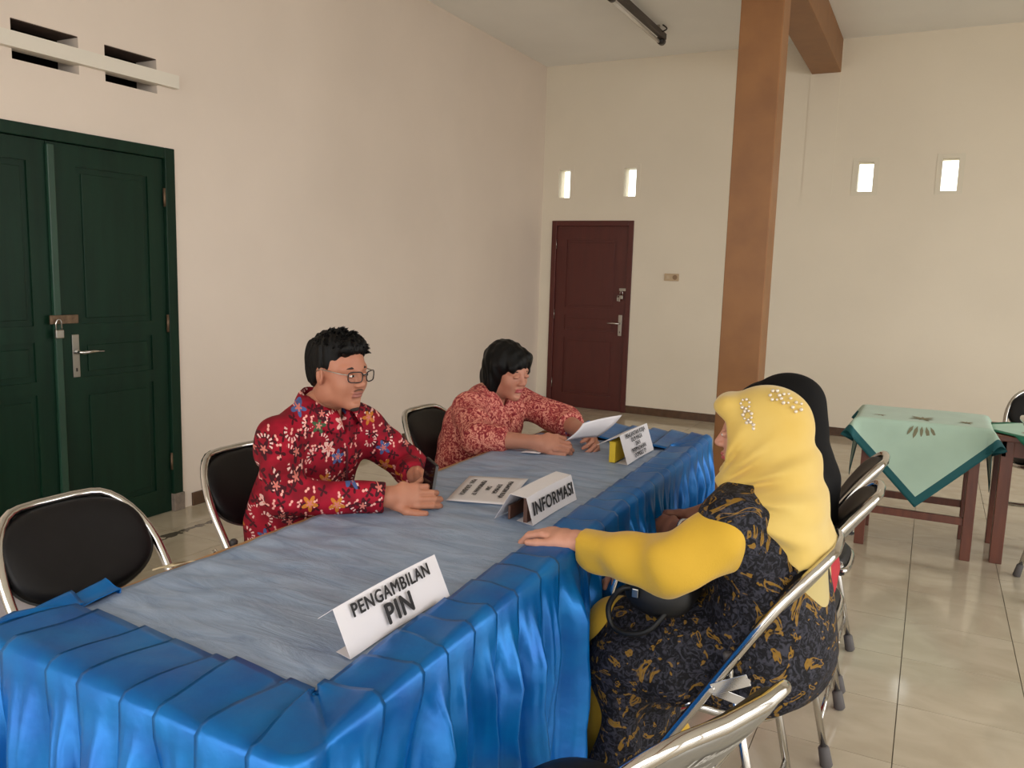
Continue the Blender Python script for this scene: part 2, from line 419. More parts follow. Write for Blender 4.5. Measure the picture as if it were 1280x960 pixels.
# walls outside the picture, with the big openings the daylight comes through
RW = [(-2.0, .6, 0, 3.1), (.9, 3.5, 0, 3.1), (3.8, 6.4, 0, 3.1)]
wall_panels('wall_right', 0, XR, .16, YN-.2, YB+.2, 0, ZC, RW, M_WALL)
NW = [(-3.4, -.3, 0, 3.1), (0., 3.1, 0, 3.1)]
wall_panels('wall_near', 1, YN, -.16, XL-.2, XR+.2, 0, ZC, NW, M_WALL)
struct(box('ground', (-14, -14, -.16), (14, 20, -.12), mat('yard_concrete', (170, 162, 148), .9, noise=.2, nscale=2)))
for nm, axis, pos, hs in (('portal_side', 0, XR+.02, RW), ('portal_near', 1, YN-.02, NW)):
    for h in hs:     # sampling portals only: they give off no light of their own
        ld = bpy.data.lights.new(nm, 'AREA'); ld.shape = 'RECTANGLE'; ld.size = h[1]-h[0]; ld.size_y = h[3]-h[2]; ld.cycles.is_portal = True
        lo = bpy.data.objects.new(nm, ld); COL.objects.link(lo); u, zc = (h[0]+h[1])/2, (h[2]+h[3])/2
        lo.location = (pos, u, zc) if axis == 0 else (u, pos, zc)
        lo.rotation_euler = (0, PI/2, 0) if axis == 0 else (PI/2, 0, 0)
        if axis == 0: ld.size, ld.size_y = ld.size_y, ld.size
# skirting tiles
def skirting(name, axis, pos, spans, out):
    lo0, hi0 = spans[0][0], spans[-1][1]; n = 0; root = None
    for a, b in spans:
        g = box(name if root is None else 'backing', (pos, a, 0) if axis == 0 else (a, pos-.004, 0), (pos+.004, b, .076) if axis == 0 else (b, pos, .076), M_GROUT, root)
        if root is None: root = struct(g)
        u = a
        while u < b-.02:
            e = min(u+.397, b)
            box('skirting_tile', (pos, u, 0) if axis == 0 else (u, pos-.012, 0), (pos+.012, e, .08) if axis == 0 else (e, pos, .08), M_BROWN, root, .001)
            u += .4
skirting('baseboard_left', 0, XL, [(3.40, YB)], 1)
skirting('baseboard_back', 1, YB, [(BD[1]+.0, XR)], -1)

# column and beam
struct(box('column', (-1.173, 5.157, 0), (-.923, 5.371, ZC), M_COLUMN, None, .006))
struct(box('beam', (-1.18, YN, 3.313), (-.93, YB, ZC), M_COLUMN, None, .006))

# ---- doors
def panel_leaf(name, M, w, h, panels, m, parent, th=.035):
    """door leaf in its own frame: x along width, z up, y = depth (front at -y); recessed raised panels"""
    bm = bmesh.new(); d = .010
    us = sorted({0, w, *[p[0] for p in panels], *[p[1] for p in panels]}); zs = sorted({0, h, *[p[2] for p in panels], *[p[3] for p in panels]})
    for a, b in zip(us, us[1:]):
        for c, e in zip(zs, zs[1:]):
            mu, mz = (a+b)/2, (c+e)/2
            if any(p[0] < mu < p[1] and p[2] < mz < p[3] for p in panels): continue
            add_box(bm, (a, 0, c), (b, th, e), 0, M)
    leaf = from_bm(name, bm, m, parent)
    for (a, b, c, e) in panels:
        bm = bmesh.new(); add_box(bm, (a-.002, d, c-.002), (b+.002, th-d, e+.002), 0, M)
        g = .03; add_box(bm, (a+g, .003, c+g), (b-g, d+.001, e-g), .0028, M)
        from_bm('panel', bm, m, leaf)
    return leaf
def lever(name, M, parent, flip=1, keyhole=True):
    """plate + lever handle; frame x along width, -y outwards"""
    p = box('handle_plate', (-.02, -.006, -.11), (.02, 0, .11), M_STEEL, parent, .003, M)
    bm = bmesh.new(); add_tube(bm, [M @ Vector((0, -.004, .02)), M @ Vector((0, -.045, .02)), M @ Vector((.012*flip, -.052, .02)), M @ Vector((.06*flip, -.052, .022)), M @ Vector((.125*flip, -.05, .020))], [.011, .010, .010, .008, .006], 8)
    from_bm('lever', bm, M_CHROME, p, True)
    if keyhole: box('keyhole', (-.004, -.0075, -.08), (.004, -.0055, -.062), M_DARK, p, 0, M)
    return p
def padlock(M, parent, s=1.):
    b = box('padlock', (-.019*s, -.026, -.075*s), (.019*s, -.008, -.038*s), M_STEEL, parent, .004, M)
    bm = bmesh.new(); add_tube(bm, [M @ Vector((x*s, -.017, z*s)) for x, z in ((-.013, -.04), (-.013, -.008), (-.008, .003), (0, .006), (.008, .003), (.013, -.008), (.013, -.04))], .0038, 8)
    from_bm('shackle', bm, M_CHROME, b, True)
# maroon door in the back wall
d1 = struct(empty('door_1', (0, 0, 0)))
box('light_leak_sill', (-3.73, YB+.04, -.004), (-2.81, YB+.15, .03), M_MAROON, d1)  # unseen strip added to block daylight leaking under the maroon leaf
bm = bmesh.new()
for lo, hi in (((-3.73, 0), (-3.675, 2.0)), ((-2.865, 0), (-2.81, 2.0)), ((-3.675, 1.945), (-2.865, 2.0))): add_box(bm, (lo[0], YB-.02, lo[1]), (hi[0], YB+.12, hi[1]), .004)
from_bm('door_frame', bm, M_MAROON, d1)
Md = Matrix.Translation((-3.674, YB+.005, .002))
W = .8085
lf = panel_leaf('door_leaf', Md, W, 1.9425, [(.12, W-.12, 1.08, 1.80), (.12, W-.12, .84, 1.0), (.12, W-.12, .15, .76)], M_MAROON, d1)
for zz in (.25, 1.0, 1.75): tube('hinge', [Md @ Vector((-.004, -.01, zz-.05)), Md @ Vector((-.004, -.01, zz+.05))], .007, M_STEEL, d1, 8)
lever('handle', Md @ Matrix.Translation((W-.052, 0, .915)), d1, -1)
Mh = Md @ Matrix.Translation((W-.03, 0, 1.29))
box('hasp', (-.045, -.012, -.014), (.05, -.001, .014), M_STEEL, d1, .002, Mh)
padlock(Mh @ Matrix.Translation((-.015, -.006, -.02)), d1, 1.05)
bm = bmesh.new(); add_tube(bm, [Mh @ Vector((-.045+.012*math.cos(a*.63), -.02, -.075+.016*math.sin(a*.63))) for a in range(10)], .004, 6, closed=True)
add_box(bm, (-.062, -.024, -.12), (-.046, -.018, -.082), .001, Mh); add_box(bm, (-.04, -.026, -.125), (-.026, -.02, -.088), .001, Mh)
from_bm('key_bunch', bm, M_STEEL, d1, False)
box('door_stop', (-3.78, YB-.075, .002), (-3.735, YB-.03, .09), mat('grey_stone', (150, 146, 140), .6), d1, .006)
# green double door in the left wall
d2 = struct(empty('door_2', (0, 0, 0)))
bm = bmesh.new()
add_box(bm, (XL-.12, 3.265, .1), (XL+.012, 3.33, 2.07), .004); add_box(bm, (XL-.12, 1.83, .1), (XL+.012, 1.895, 2.07), .004); add_box(bm, (XL-.12, 1.895, 2.01), (XL+.012, 3.265, 2.07), .004)
from_bm('door_frame', bm, M_GREEN, d2)
for y0 in (3.262, 1.825): box('frame_foot', (XL-.12, y0, 0), (XL+.018, y0+.075, .105), mat('foot_mortar', (140, 126, 114), .85, noise=.3, nscale=25), d2, .004)
# leaf frame: local x -> +y world, local -y (front) -> +x world
Mg = Matrix(((0, -1, 0, XL-.01), (1, 0, 0, 2.585), (0, 0, 1, .003), (0, 0, 0, 1)))
w2 = .677
pan = lambda w, a, b: [(a, w-b, 1.115, 1.90), (a, w-b, .84, 1.035), (a, w-b, .14, .775)]
box('light_leak_sill', (XL-.15, 1.83, -.004), (XL-.05, 3.33, .03), M_GREEN, d2)  # added behind the green leaves to stop light leaking in at the floor
panel_leaf('door_leaf', Mg, w2, 2.004, pan(w2, .155, .10), M_GREEN, d2)
Mg2 = Matrix(((0, -1, 0, XL-.01), (1, 0, 0, 1.898), (0, 0, 1, .003), (0, 0, 0, 1)))
panel_leaf('door_leaf', Mg2, .684, 2.004, pan(.684, .10, .095), M_GREEN, d2)
box('light_leak_stop', (XL-.062, 1.88, 1.975), (XL-.0455, 3.28, 2.02), M_GREEN, d2)  # added strip closing the light gap above the green leaves
box('cover_strip', (0-.005, -.022, .0), (.032, -.0005, 1.99), M_GREEN2, d2, .004, Mg)
lever('handle', Mg @ Matrix.Translation((.112, 0, .955)), d2, 1)
Mk = Mg @ Matrix.Translation((.03, -.022, 1.145))
box('hasp', (-.065, -.010, -.022), (.085, .0, .022), M_RUST, d2, .002, Mk)
padlock(Mk @ Matrix.Translation((-.03, -.004, -.005)), d2, 1.15)
for zz in (.3, 1.1, 1.8): tube('hinge', [(XL+.002, 3.262, zz-.05), (XL+.002, 3.262, zz+.05)], .008, M_RUST, d2, 8)

# ---- fluorescent lamp under the ceiling (not lit)
lamp = empty('tube_lamp', (-2.36, 7.40, 3.5)); tag(lamp, 'unlit fluorescent tube lamp on dark batten hanging under the ceiling', 'lamp')
box('batten', (-.0, -1.3, .02), (.045, -.02, .07), mat('dark_batten', (70, 60, 54), .5), lamp, .004)
tube('lamp_tube', [(-.012, -1.28, .0), (-.012, -.05, .0)], .015, mat('fluorescent_glass', (222, 216, 208), .25), lamp, 12)
for yy in (-.03, -1.3): tube('end_cap', [(-.0, yy-.045, .012), (0, yy+.03, .012)], .034, mat('black_cap', (36, 30, 28), .45), lamp, 14)
for yy in (-.2, -1.1): box('bracket', (.012, yy-.012, .065), (.036, yy+.012, .1), M_STEEL, lamp)
tube('wire', spline([(.03, -.15, .05), (.09, -.17, .07), (.06, -.2, .1)], 6), .006, MATS['black_cap'], lamp, 6)

# ---- switch plate
sw = empty('wall_switch', (-2.385, YB-.008, 1.435)); tag(sw, 'double beige switch and socket plate beside the maroon door', 'switch')
M_BEIGE = mat('aged_beige_plastic', (196, 172, 140), .5)
bm = bmesh.new(); add_box(bm, (-.075, -.012, -.037), (.075, 0, .037), .004); from_bm('plate', bm, M_BEIGE, sw)
box('rocker', (-.052, -.017, -.018), (-.022, -.011, .018), mat('rocker', (206, 186, 156), .45), sw, .002)
bm = bmesh.new(); bmesh.ops.create_cone(bm, cap_ends=True, segments=24, radius1=.024, radius2=.024, depth=.008, matrix=Matrix.Translation((.036, -.0125, 0)) @ Matrix.Rotation(PI/2, 4, 'X'))
from_bm('socket', bm, mat('socket_brown', (150, 122, 92), .5), sw)

# ------------------------------------------------------------------ long table with sheet and pleated skirt
NR, FR, NL, FL = Vector((-.735, .81, 0)), Vector((-.815, 3.49, 0)), Vector((-1.508, .84, 0)), Vector((-1.50, 3.49, 0))
TW, TL, TZ = .77, 2.68, .75
def TP(u, v, z):
    """u metres from the visitors' edge, v metres from the near end"""
    a, b = u/TW, v/TL
    p = (NR*(1-a)+NL*a)*(1-b)+(FR*(1-a)+FL*a)*b
    return Vector((p.x, p.y, z))
M_WOOD = mat('tan_wood_edge', (178, 132, 82), .5, noise=.2, nscale=12, stretch=(8, 1, 8))
tb = empty('long_table', (-1.14, 2.15, 0)); tag(tb, 'long wooden table under a grey-blue sheet and blue satin skirt', 'table')
tloc = Vector(tb.location)
def prism(name, corners, z0, z1, m, parent, off):
    v = [Vector((c.x, c.y, z0))-off for c in corners]+[Vector((c.x, c.y, z1))-off for c in corners]; n = len(corners)
    f = [tuple(range(n))[::-1], tuple(range(n, 2*n))]+[(i, (i+1) % n, (i+1) % n+n, i+n) for i in range(n)]
    return from_data(name, v, f, m, parent)
prism('table_top', [TP(0, 0, 0), TP(0, TL, 0), TP(TW, TL, 0), TP(TW, 0, 0)], .724, TZ, M_WOOD, tb, tloc)
prism('apron', [TP(.06, .06, 0), TP(.06, TL-.06, 0), TP(TW-.06, TL-.06, 0), TP(TW-.06, .06, 0)], .65, .724, M_WOOD, tb, tloc)
for u, v in ((.09, .09), (TW-.09, .09), (.09, TL-.09), (TW-.09, TL-.09)):
    p = TP(u, v, 0)-tloc; box('leg', (p.x-.025, p.y-.025, 0), (p.x+.025, p.y+.025, .65), M_WOOD, tb, .003)

def sheet_material():
    m = bpy.data.materials.new('grey_blue_sheet'); m.use_nodes = True; nt = m.node_tree; b = nt.nodes['Principled BSDF']
    tc = nt.nodes.new('ShaderNodeTexCoord'); mp = nt.nodes.new('ShaderNodeMapping'); mp.inputs['Scale'].default_value = (1.2, 4.5, 1); mp.inputs['Rotation'].default_value = (0, 0, .35)
    nt.links.new(tc.outputs['Object'], mp.inputs[0])
    n = nt.nodes.new('ShaderNodeTexNoise'); n.inputs['Scale'].default_value = 5; n.inputs['Detail'].default_value = 7; n.inputs['Roughness'].default_value = .65; n.inputs['Distortion'].default_value = .8
    nt.links.new(mp.outputs[0], n.inputs['Vector'])
    cr = nt.nodes.new('ShaderNodeValToRGB'); e = cr.color_ramp.elements
    e[0].position = .33; e[0].color = (*lin((122, 143, 174)), 1); e[1].position = .72; e[1].color = (*lin((164, 182, 208)), 1)
    nt.links.new(n.outputs[0], cr.inputs[0]); nt.links.new(cr.outputs[0], b.inputs['Base Color'])
    b.inputs['Roughness'].default_value = .42; b.inputs['Specular IOR Level'].default_value = .4
    bp = nt.nodes.new('ShaderNodeBump'); bp.inputs['Strength'].default_value = .7; bp.inputs['Distance'].default_value = .006
    nt.links.new(n.outputs[0], bp.inputs['Height']); nt.links.new(bp.outputs[0], b.inputs['Normal'])
    return m
rows = []
for i in range(130):
    v = .11+(3.2-.81-.0-.11)*i/129; row = []
    for j in range(40):
        u = .07+(TW-.024+.003*math.sin(v*7)+.002*math.sin(v*19)-.07)*j/39
        h = .0022*(1+math.sin(9*u+23*v+2*math.sin(5*v+4*u))*math.sin(31*v-14*u))+.0012*(1+math.sin(60*v+20*u+3*math.sin(11*u)))
        row.append(TP(u, v, TZ+.0025+h)-tloc)
    rows.append(row)
sh = solid_sheet('table_sheet', rows, .001, sheet_material()); sh.location = tloc
tag(sh, 'creased grey-blue sheet covering the long table top', 'tablecloth')

M_SATIN = mat('blue_satin', (0, 114, 190), .33, metal=.4, noise=.25, nscale=9, bump=.3, bscale=20, dist=.006, spec=.5, rgb2=(0, 92, 172))
def skirt_path():
    P = []; r = .035
    P += [(TW+.004, .26-.02*k) for k in range(11)]                  # a short return on the staff side
    P += [(TW+.004-r+r*math.cos(-a), .0+r-.004-r*math.sin(a)) for a in [PI/2*k/6 for k in range(1, 7)]]
    n = 60; P += [(TW-r-(TW-2*r)*k/n, -.004) for k in range(1, n)]
    P += [(r-.004-r*math.sin(a), r-.004-r*math.cos(a)) for a in [PI/2*k/6 for k in range(0, 7)]]
    n = 200; P += [(-.004, r+(TL-2*r)*k/n) for k in range(1, n)]
    P += [(r-.004-r*math.cos(a), TL-r+.004+r*math.sin(a)) for a in [PI/2*k/6 for k in range(0, 7)]]
    n = 40; P += [(r+(TW-.13-r)*k/n, TL+.004) for k in range(1, n)]
    return P
path = np.array(skirt_path()); seg = np.r_[0, np.cumsum(np.hypot(*np.diff(path, axis=0).T))]; LEN = seg[-1]
def at_s(s):
    s = min(max(s, 0), LEN); u, v = np.interp(s, seg, path[:, 0]), np.interp(s, seg, path[:, 1])
    e = .006; u0, v0 = np.interp(max(s-e, 0), seg, path[:, 0]), np.interp(max(s-e, 0), seg, path[:, 1]); u1, v1 = np.interp(min(s+e, LEN), seg, path[:, 0]), np.interp(min(s+e, LEN), seg, path[:, 1])
    t = np.array([u1-u0, v1-v0]); t /= np.linalg.norm(t)
    return u, v, np.array([-t[1], t[0]])    # outward
grid = []
lam = []; s = 0.
rs = random.Random(3)
while s < LEN-.02:
    near = s < 1.0
    l = (.105 if near else .098)*(.75+.5*rs.random()); lam.append((s, min(l, LEN-s), rs.random(), rs.random())); s += l
tops = [0, .12, .3, .5, .7, .86, .96]; drops = [0, .012, .03, .06, .1, .15, .2, .26, .32, .38, .44, .5, .56, .62, .68, .725]
for (s0, l, ra, rb) in lam:
    for k in range(18):
        w = k/18.; kk = .78
        flip = s0 < 1.04; we = 1-w if flip else w
        if we < kk: so = we/kk*1.13; h = (we/kk)**.6
        else: t = (we-kk)/(1-kk); so = 1.13-.13*t; h = 1-t*t*(3-2*t)
        if flip: so = 1-so
        hl = .5-.5*math.cos(2*PI*w)
        col = []
        # lying on the table: from the inner edge to the table edge
        s_ = s0+so*l; u, v, nn = at_s(s_)
        skew = .05*(ra-.5)
        inset = lambda u, v: (min(max(u, .098+.012*ra), TW+.004), min(max(v, .155+.02*rb), 2.34+.05*rb))
        ui, vi = inset(*at_s(s_+skew)[:2])
        if v < .3 and u > TW-.001: ui = TW-.05   # return strip folds a little onto the top
        for tt in tops:
            z = TZ+.011+.021*h*(.55+.45*tt)*(1-.15*ra)+.003*math.sin(tt*5+ra*6)
            col.append(TP(ui+(u-ui)*tt, vi+(v-vi)*tt, z))
        for dz in drops:
            grow = min(dz/.25, 1.)
            g2 = min(max(dz-.01, 0)/.14, 1.); g2 = g2*g2*(3-2*g2)
            sl = s0+(w*g2+so*(1-g2))*l+.035*math.sin(7*s0+5*dz+6*ra)*grow
            u2, v2, n2 = at_s(sl)
            amp = (.016*(1-g2)+(.022+.05*ra)*g2)
            off = .004+amp*(h*(1-g2)+hl*g2)+.010*rb*g2*math.sin(4*PI*w+5*ra)**2+.02*grow*math.sin(3.1*s0+1.3)*.5+.012*dz*math.sin(17*sl+9*dz)+.004*math.sin(30*dz+20*ra+9*w)*grow
            if dz == 0: off = max(off*.45, .004)
            q0 = TP(u2, v2, 0); q1 = TP(u2+n2[0]*.01, v2+n2[1]*.01, 0); d = (q1-q0).normalized()
            zz = TZ+.010+.016*h*(dz < .02)-dz
            p = q0+d*off; col.append(Vector((p.x, p.y, max(zz, .012))))
        grid.append(col)
skirt_grid = [[p-tloc for p in c] for c in grid]
sk = solid_sheet('table_skirt', skirt_grid, .0012, M_SATIN); sk.location = tloc
tag(sk, 'pleated bright blue satin skirt draped around the long table', 'tablecloth')
tp = solid_sheet('masking_tape', [[(-1.535, 1.235, .749), (-1.52, 1.27, .7535), (-1.5, 1.262, .7575)], [(-1.548, 1.247, .747), (-1.525, 1.29, .753), (-1.495, 1.305, .7575)], [(-1.515, 1.262, .75), (-1.50, 1.30, .7545), (-1.475, 1.325, .758)]], .0006, mat('masking_tape', (214, 196, 160), .6))
tag(tp, 'torn strip of masking tape on the wooden table edge', 'tape')

# ------------------------------------------------------------------ papers and signs on the table
M_PAPER = mat('white_paper', (226, 222, 226), .7, noise=.03, nscale=6)
M_INK = mat('black_ink', (24, 22, 26), .7)
def tent(name, label, y0, y1, xs, lines, base_in, extra_top=False, dyt=0.):
    """folded paper sign. xs: cross-section (x,z) from base flap end to the rear foot"""
    root = empty(name, ((xs[1][0]), (y0+y1)/2, TZ+.012)); o = Vector(root.location); tag(root, label, 'sign', 'paper signs on the table')
    rows = []
    N = 14
    for k in range(N+1):
        a = k/N; row = []
        for i, (x, z, sh) in enumerate(xs):
            y = y0+(y1-y0)*a+sh
            bow = .004*math.sin(a*PI) if 0 < i < len(xs)-1 else 0
            row.append(Vector((x-bow, y, z))-o)
        rows.append(row)
    # refine across folds: insert points so that the folds stay crisp
    fine = []
    for row in rows:
        r2 = []
        for p, q in zip(row, row[1:]): r2 += [p+(q-p)*t for t in (.0, .04, .5, .96)]
        r2.append(row[-1]); fine.append(r2)
    pap = solid_sheet('folded_paper', fine, .0006, M_PAPER, root, False)
    b = Vector((xs[1][0], 0, xs[1][1])); t = Vector((xs[2][0], 0, xs[2][1])); up = (t-b)
    for (txt, frac, size, bold, sp) in lines:
        yc = (y0+y1)/2
        pos = Vector((b.x+up.x*frac, yc+(xs[1][2]*(1-frac)+xs[2][2]*frac), b.z+up.z*frac))-o+Vector((.0022-.003, 0, .0012+.001))
        text_mesh('lettering', txt, size, M_INK, frame_matrix(pos+Vector((.0035, 0, .0015)), (0, 1, 0), up), root, bold, spacing=sp)
    return root
Z0 = TZ+.0105
tent('table_sign', 'folded white paper sign reading PENGAMBILAN PIN', 1.102, 1.437,
     [(-.905, Z0, .01), (-.865, Z0, 0), (-.902, .846, -.004), (-.928, .826, -.012)],
     [('PENGAMBILAN', .76, .035, .0011, 1.12), ('PIN', .33, .055, .002, 1.12)], .04)
s2 = tent('table_sign', 'folded white paper sign reading INFORMASI beside the loose printed sheet', 1.972, 2.282,
     [(-.985, Z0, .02), (-.925, Z0, 0), (-.942, .838, -.012), (-.992, .842, -.012), (-1.045, Z0, 0)],
     [('INFORMASI', .47, .052, .0016, 1.08)], .04)
o = Vector(s2.location)
box('support_board', Vector((-.962, 1.985, Z0))-o, Vector((-.95, 2.262, .832))-o, mat('brown_board', (86, 56, 44), .5), s2, .001)
box('support_board', Vector((-1.012, 1.99, Z0))-o, Vector((-1.005, 2.26, .8))-o, MATS['brown_board'], s2, .001)
s3 = tent('table_sign', 'folded white paper sign with five printed lines at the far table end', 2.808, 3.125,
     [(-.99, Z0, .01), (-.945, Z0, 0), (-.978, .865, -.005), (-1.06, .825, -.02)],
     [('PENGANTIAN KULJA', .86, .023, .0005, 1.05), ('DLM MAGA', .68, .023, .0005, 1.05), ('DAN', .50, .023, .0005, 1.05), ('PERPINDAHAN', .31, .023, .0005, 1.05), ('DOMISILI TP', .13, .023, .0005, 1.05)], .04)
yb = empty('yellow_box', (-1.008, 2.845, Z0)); tag(yb, 'small yellow carton standing behind the five-line paper sign', 'box')
box('carton', (-.012, -.03, 0), (.012, .08, .075), mat('yellow_card', (214, 182, 40), .6), yb, .002)
box('flap', (-.014, -.03, .0755), (.012, .08, .078), MATS['yellow_card'], yb)
pc = [Vector((-1.255, 2.053, 0)), Vector((-1.073, 2.11, 0)), Vector((-1.159, 2.421, 0)), Vector((-1.344, 2.349, 0))]
rows = [[(pc[0]*(1-a)+pc[3]*a)*(1-b)+(pc[1]*(1-a)+pc[2]*a)*b+Vector((0, 0, TZ+.0115+.003*math.sin(a*3)*b*b)) for b in np.linspace(0, 1, 10)] for a in np.linspace(0, 1, 12)]
cen = Vector((-1.208, 2.233, TZ+.0115)); pr = empty('printed_sheet', cen); tag(pr, 'loose printed sheet lying on the table facing the man in red', 'paper')
solid_sheet('sheet', [[p-cen for p in r] for r in rows][::-1], .0005, M_PAPER, pr)
rd = (pc[0]-pc[3]).normalized(); upd = (pc[1]-pc[0]).normalized()
for txt, d, s_ in (('PENGANTIAN KULJA', .056, .021), ('DLM MAGA', .028, .021), ('DAN', .0, .021), ('PERPINDAHAN TP', -.03, .021), ('MAN - SURABAYA', -.066, .023)):
    text_mesh('lettering', txt, s_, M_INK, frame_matrix(upd*d+Vector((0, 0, .0042)), rd, upd), pr, .0005, spacing=1.05)

# white plastic sheet lying on the floor by the wall
rows = []
for i in range(14):
    y = 1.0+(2.085-1.0)*i/13
    rows.append([(-3.8+.9*j/13, y+(.02*math.sin(j*2.3) if i == 13 else 0), .003+.003*abs(math.sin(i*1.7+j*2.1))) for j in range(14)])
fs = solid_sheet('plastic_sheet', rows, .0008, mat('white_plastic_sheet', (216, 212, 222), .35, noise=.05, nscale=5)); tag(fs, 'white plastic sheet spread on the tiled floor by the green door', 'sheet')

# ------------------------------------------------------------------ folding chairs
M_VINYL = mat('black_vinyl', (22, 21, 23), .5, noise=.2, nscale=20, bump=.15, bscale=300, dist=.0008, spec=.3)
M_SHELL = mat('grey_metal_shell', (136, 134, 128), .38, .5)
M_RUBBER = mat('grey_rubber', (84, 80, 80), .7)
BX = -.245      # local x of the back top, chair origin at the centre of its footprint
SL = .49/.82
def back_x(y, z): return BX+SL*(.82-z)-.042*(1-(y/.215)**2)*min(max((z-.5)/.3, 0), 1)
def superpad(name, fn_center, ru, rv, T0, T1, m, parent, e=2.6, n=40, rings=9, frame=None):
    """rounded pad: outline superellipse ru x rv, front thickness T1 rear T0; frame(u,v,t)->point"""
    V = []; F = []
    def ringpts(sign, T):
        out = []
        for k in range(rings):
            r = (k+1)/rings; r = r**.7; row = []
            for j in range(n):
                a = 2*PI*j/n; c, s_ = math.cos(a), math.sin(a)
                u = ru*r*math.copysign(abs(c)**(2/e), c); v = rv*r*math.copysign(abs(s_)**(2/e), s_)
                row.append(frame(u, v, sign*T*max(0, 1-r**5)**.5))
            out.append(row)
        return out
    top = ringpts(1, T1); bot = ringpts(-1, T0)
    V.append(frame(0, 0, T1)); base = {}
    for k, row in enumerate(top): base['t', k] = len(V); V += row
    for k, row in enumerate(bot[:-1]): base['b', k] = len(V); V += row
    cb = len(V); V.append(frame(0, 0, -T0)); base['b', rings-1] = base['t', rings-1]
    for j in range(n):
        j2 = (j+1) % n; F.append((0, base['t', 0]+j, base['t', 0]+j2)); F.append((cb, base['b', 0]+j2, base['b', 0]+j))
        for k in range(rings-1):
            a, b = base['t', k], base['t', k+1]; F.append((a+j, b+j, b+j2, a+j2))
            a, b = base['b', k], base['b', k+1]; F.append((a+j2, b+j2, b+j, a+j))
    return from_data(name, V, F, m, parent, True)
def make_chair():
    root = empty('folding_chair')
    s = 1; pts = []
    side = lambda y, z: Vector((back_x(y, z), y, z))
    for z in (.03, .2, .4, .55, .64): pts.append(side(.215, z))
    for a in range(1, 9):
        t = PI/2*a/8; pts.append(side(.215-.115*(1-math.cos(t)), .64+.18*math.sin(t)))
    pts += [side(.05, .821)]
    full = pts+[Vector((p.x, -p.y, p.z)) for p in pts[::-1]]
    tube('back_frame', full, .0125, M_CHROME, root, 12)
    nrm = Vector((.82, 0, .49)).normalized()
    def bf(u, v, t):
        z = .703+v*.98 if v > 0 else .703+v*(1-.18*(u/.2)**2)
        y = u; return Vector((back_x(y, z), y, z))+nrm*t
    bk = superpad('backrest', None, .203, .112, .003, .026, M_VINYL, root, 2.9, 44, 9, lambda u, v, t: bf(u, v, t+.004))
    superpad('back_shell', None, .206, .115, .012, .002, M_SHELL, root, 2.9, 44, 7, lambda u, v, t: bf(u, v, t-.003))
    def sf(u, v, t): return Vector((.255+BX+u, v*(1-.12*(u > 0)*(u/.2)**2), .452+.04*u+t))
    superpad('seat', None, .205, .187, .012, .03, M_VINYL, root, 3.6, 44, 8, sf)
    rim = []
    for j in range(40):
        a = 2*PI*j/40; c, s_ = math.cos(a), math.sin(a)
        u = .208*math.copysign(abs(c)**(2/3.6), c); v = .19*math.copysign(abs(s_)**(2/3.6), s_); rim.append(sf(u, v, -.02))
    tube('seat_rim', rim, .012, M_CHROME, root, 8, closed=True)
    superpad('seat_pan', None, .2, .183, .004, .004, M_SHELL, root, 3.6, 40, 3, lambda u, v, t: sf(u, v, t-.02))
    for sy in (1, -1):
        top = Vector((BX+.16, sy*.197, .575)); ft = Vector((BX+.035, sy*.19, .02))
        lg = tube('rear_leg', [top, top*.5+ft*.5, ft], .0105, M_CHROME, root, 10)
        d = (ft-top).normalized(); tube('rubber_foot', [ft-d*.045, ft-d*.04, ft+d*.015, ft+d*.02], [.0125, .0165, .0185, .014], M_RUBBER, lg, 10)
        tube('leg_cap', [top-d*.012, top-d*.008, top+d*.01], [.008, .0125, .0125], M_RUBBER, lg, 10)
        f0 = Vector((back_x(.215, .035), sy*.215, .035)); f1 = Vector((back_x(.215, .0), sy*.215, .002)); dd = (f1-f0).normalized()
        tube('rubber_foot', [f0-dd*.03, f0-dd*.025, f1-dd*.004, f1], [.014, .018, .02, .016], M_RUBBER, root, 10)
        bm = bmesh.new()
        for (x0, z0, x1, z1, hw) in ((.186, .50, .105, .545, .014), (.19, .49, .06, .472, .012)):
            a, b = Vector((BX+x0, 0, z0)), Vector((BX+x1, 0, z1)); d2 = (b-a).normalized(); n2 = Vector((-d2.z, 0, d2.x)); yy = sy*.228 if z1 > .5 else sy*.21
            add_box(bm, (0, -.0015, -hw), ((b-a).length, .0015, hw), .001, Matrix(((d2.x, 0, n2.x, a.x), (0, 1, 0, yy), (d2.z, 0, n2.z, a.z), (0, 0, 0, 1))))
            for e in (a, b): bmesh.ops.create_cone(bm, cap_ends=True, segments=10, radius1=.006, radius2=.005, depth=.014, matrix=Matrix.Translation((e.x, yy, e.z)) @ Matrix.Rotation(PI/2, 4, 'X'))
        from_bm('bracket', bm, M_CHROME, root)
    zz = .21; tube('stretcher', [(back_x(.215, zz)+.0, -.215, zz), (back_x(.215, zz), .215, zz)], .008, M_CHROME, root, 8)
    tube('stretcher', [(BX+.062, -.19, .13), (BX+.062, .19, .13)], .007, M_CHROME, root, 8)
    return root
proto = make_chair()
def place_chair(xb, y, heading, label, group=None, first=[True]):
    """xb = world position of the back top (for heading 0 or 180 the x, otherwise a point)"""
    c = proto if first[0] else copy_tree(proto); first[0] = False
    h = math.radians(heading); p = Vector((xb, y, 0))-Vector((math.cos(h), math.sin(h), 0))*BX
    c.location = p; c.rotation_euler = (0, 0, h); tag(c, label, 'chair', group or 'folding chairs around the long table'); return c
chE = place_chair(-1.97, 1.32, 0, 'empty black folding chair in front of the green door')
chF = place_chair(-2.06, 2.03, 0, 'black folding chair behind the man in the red batik shirt')
chG = place_chair(-2.0, 3.08, 0, 'black folding chair behind the woman reading a sheet')
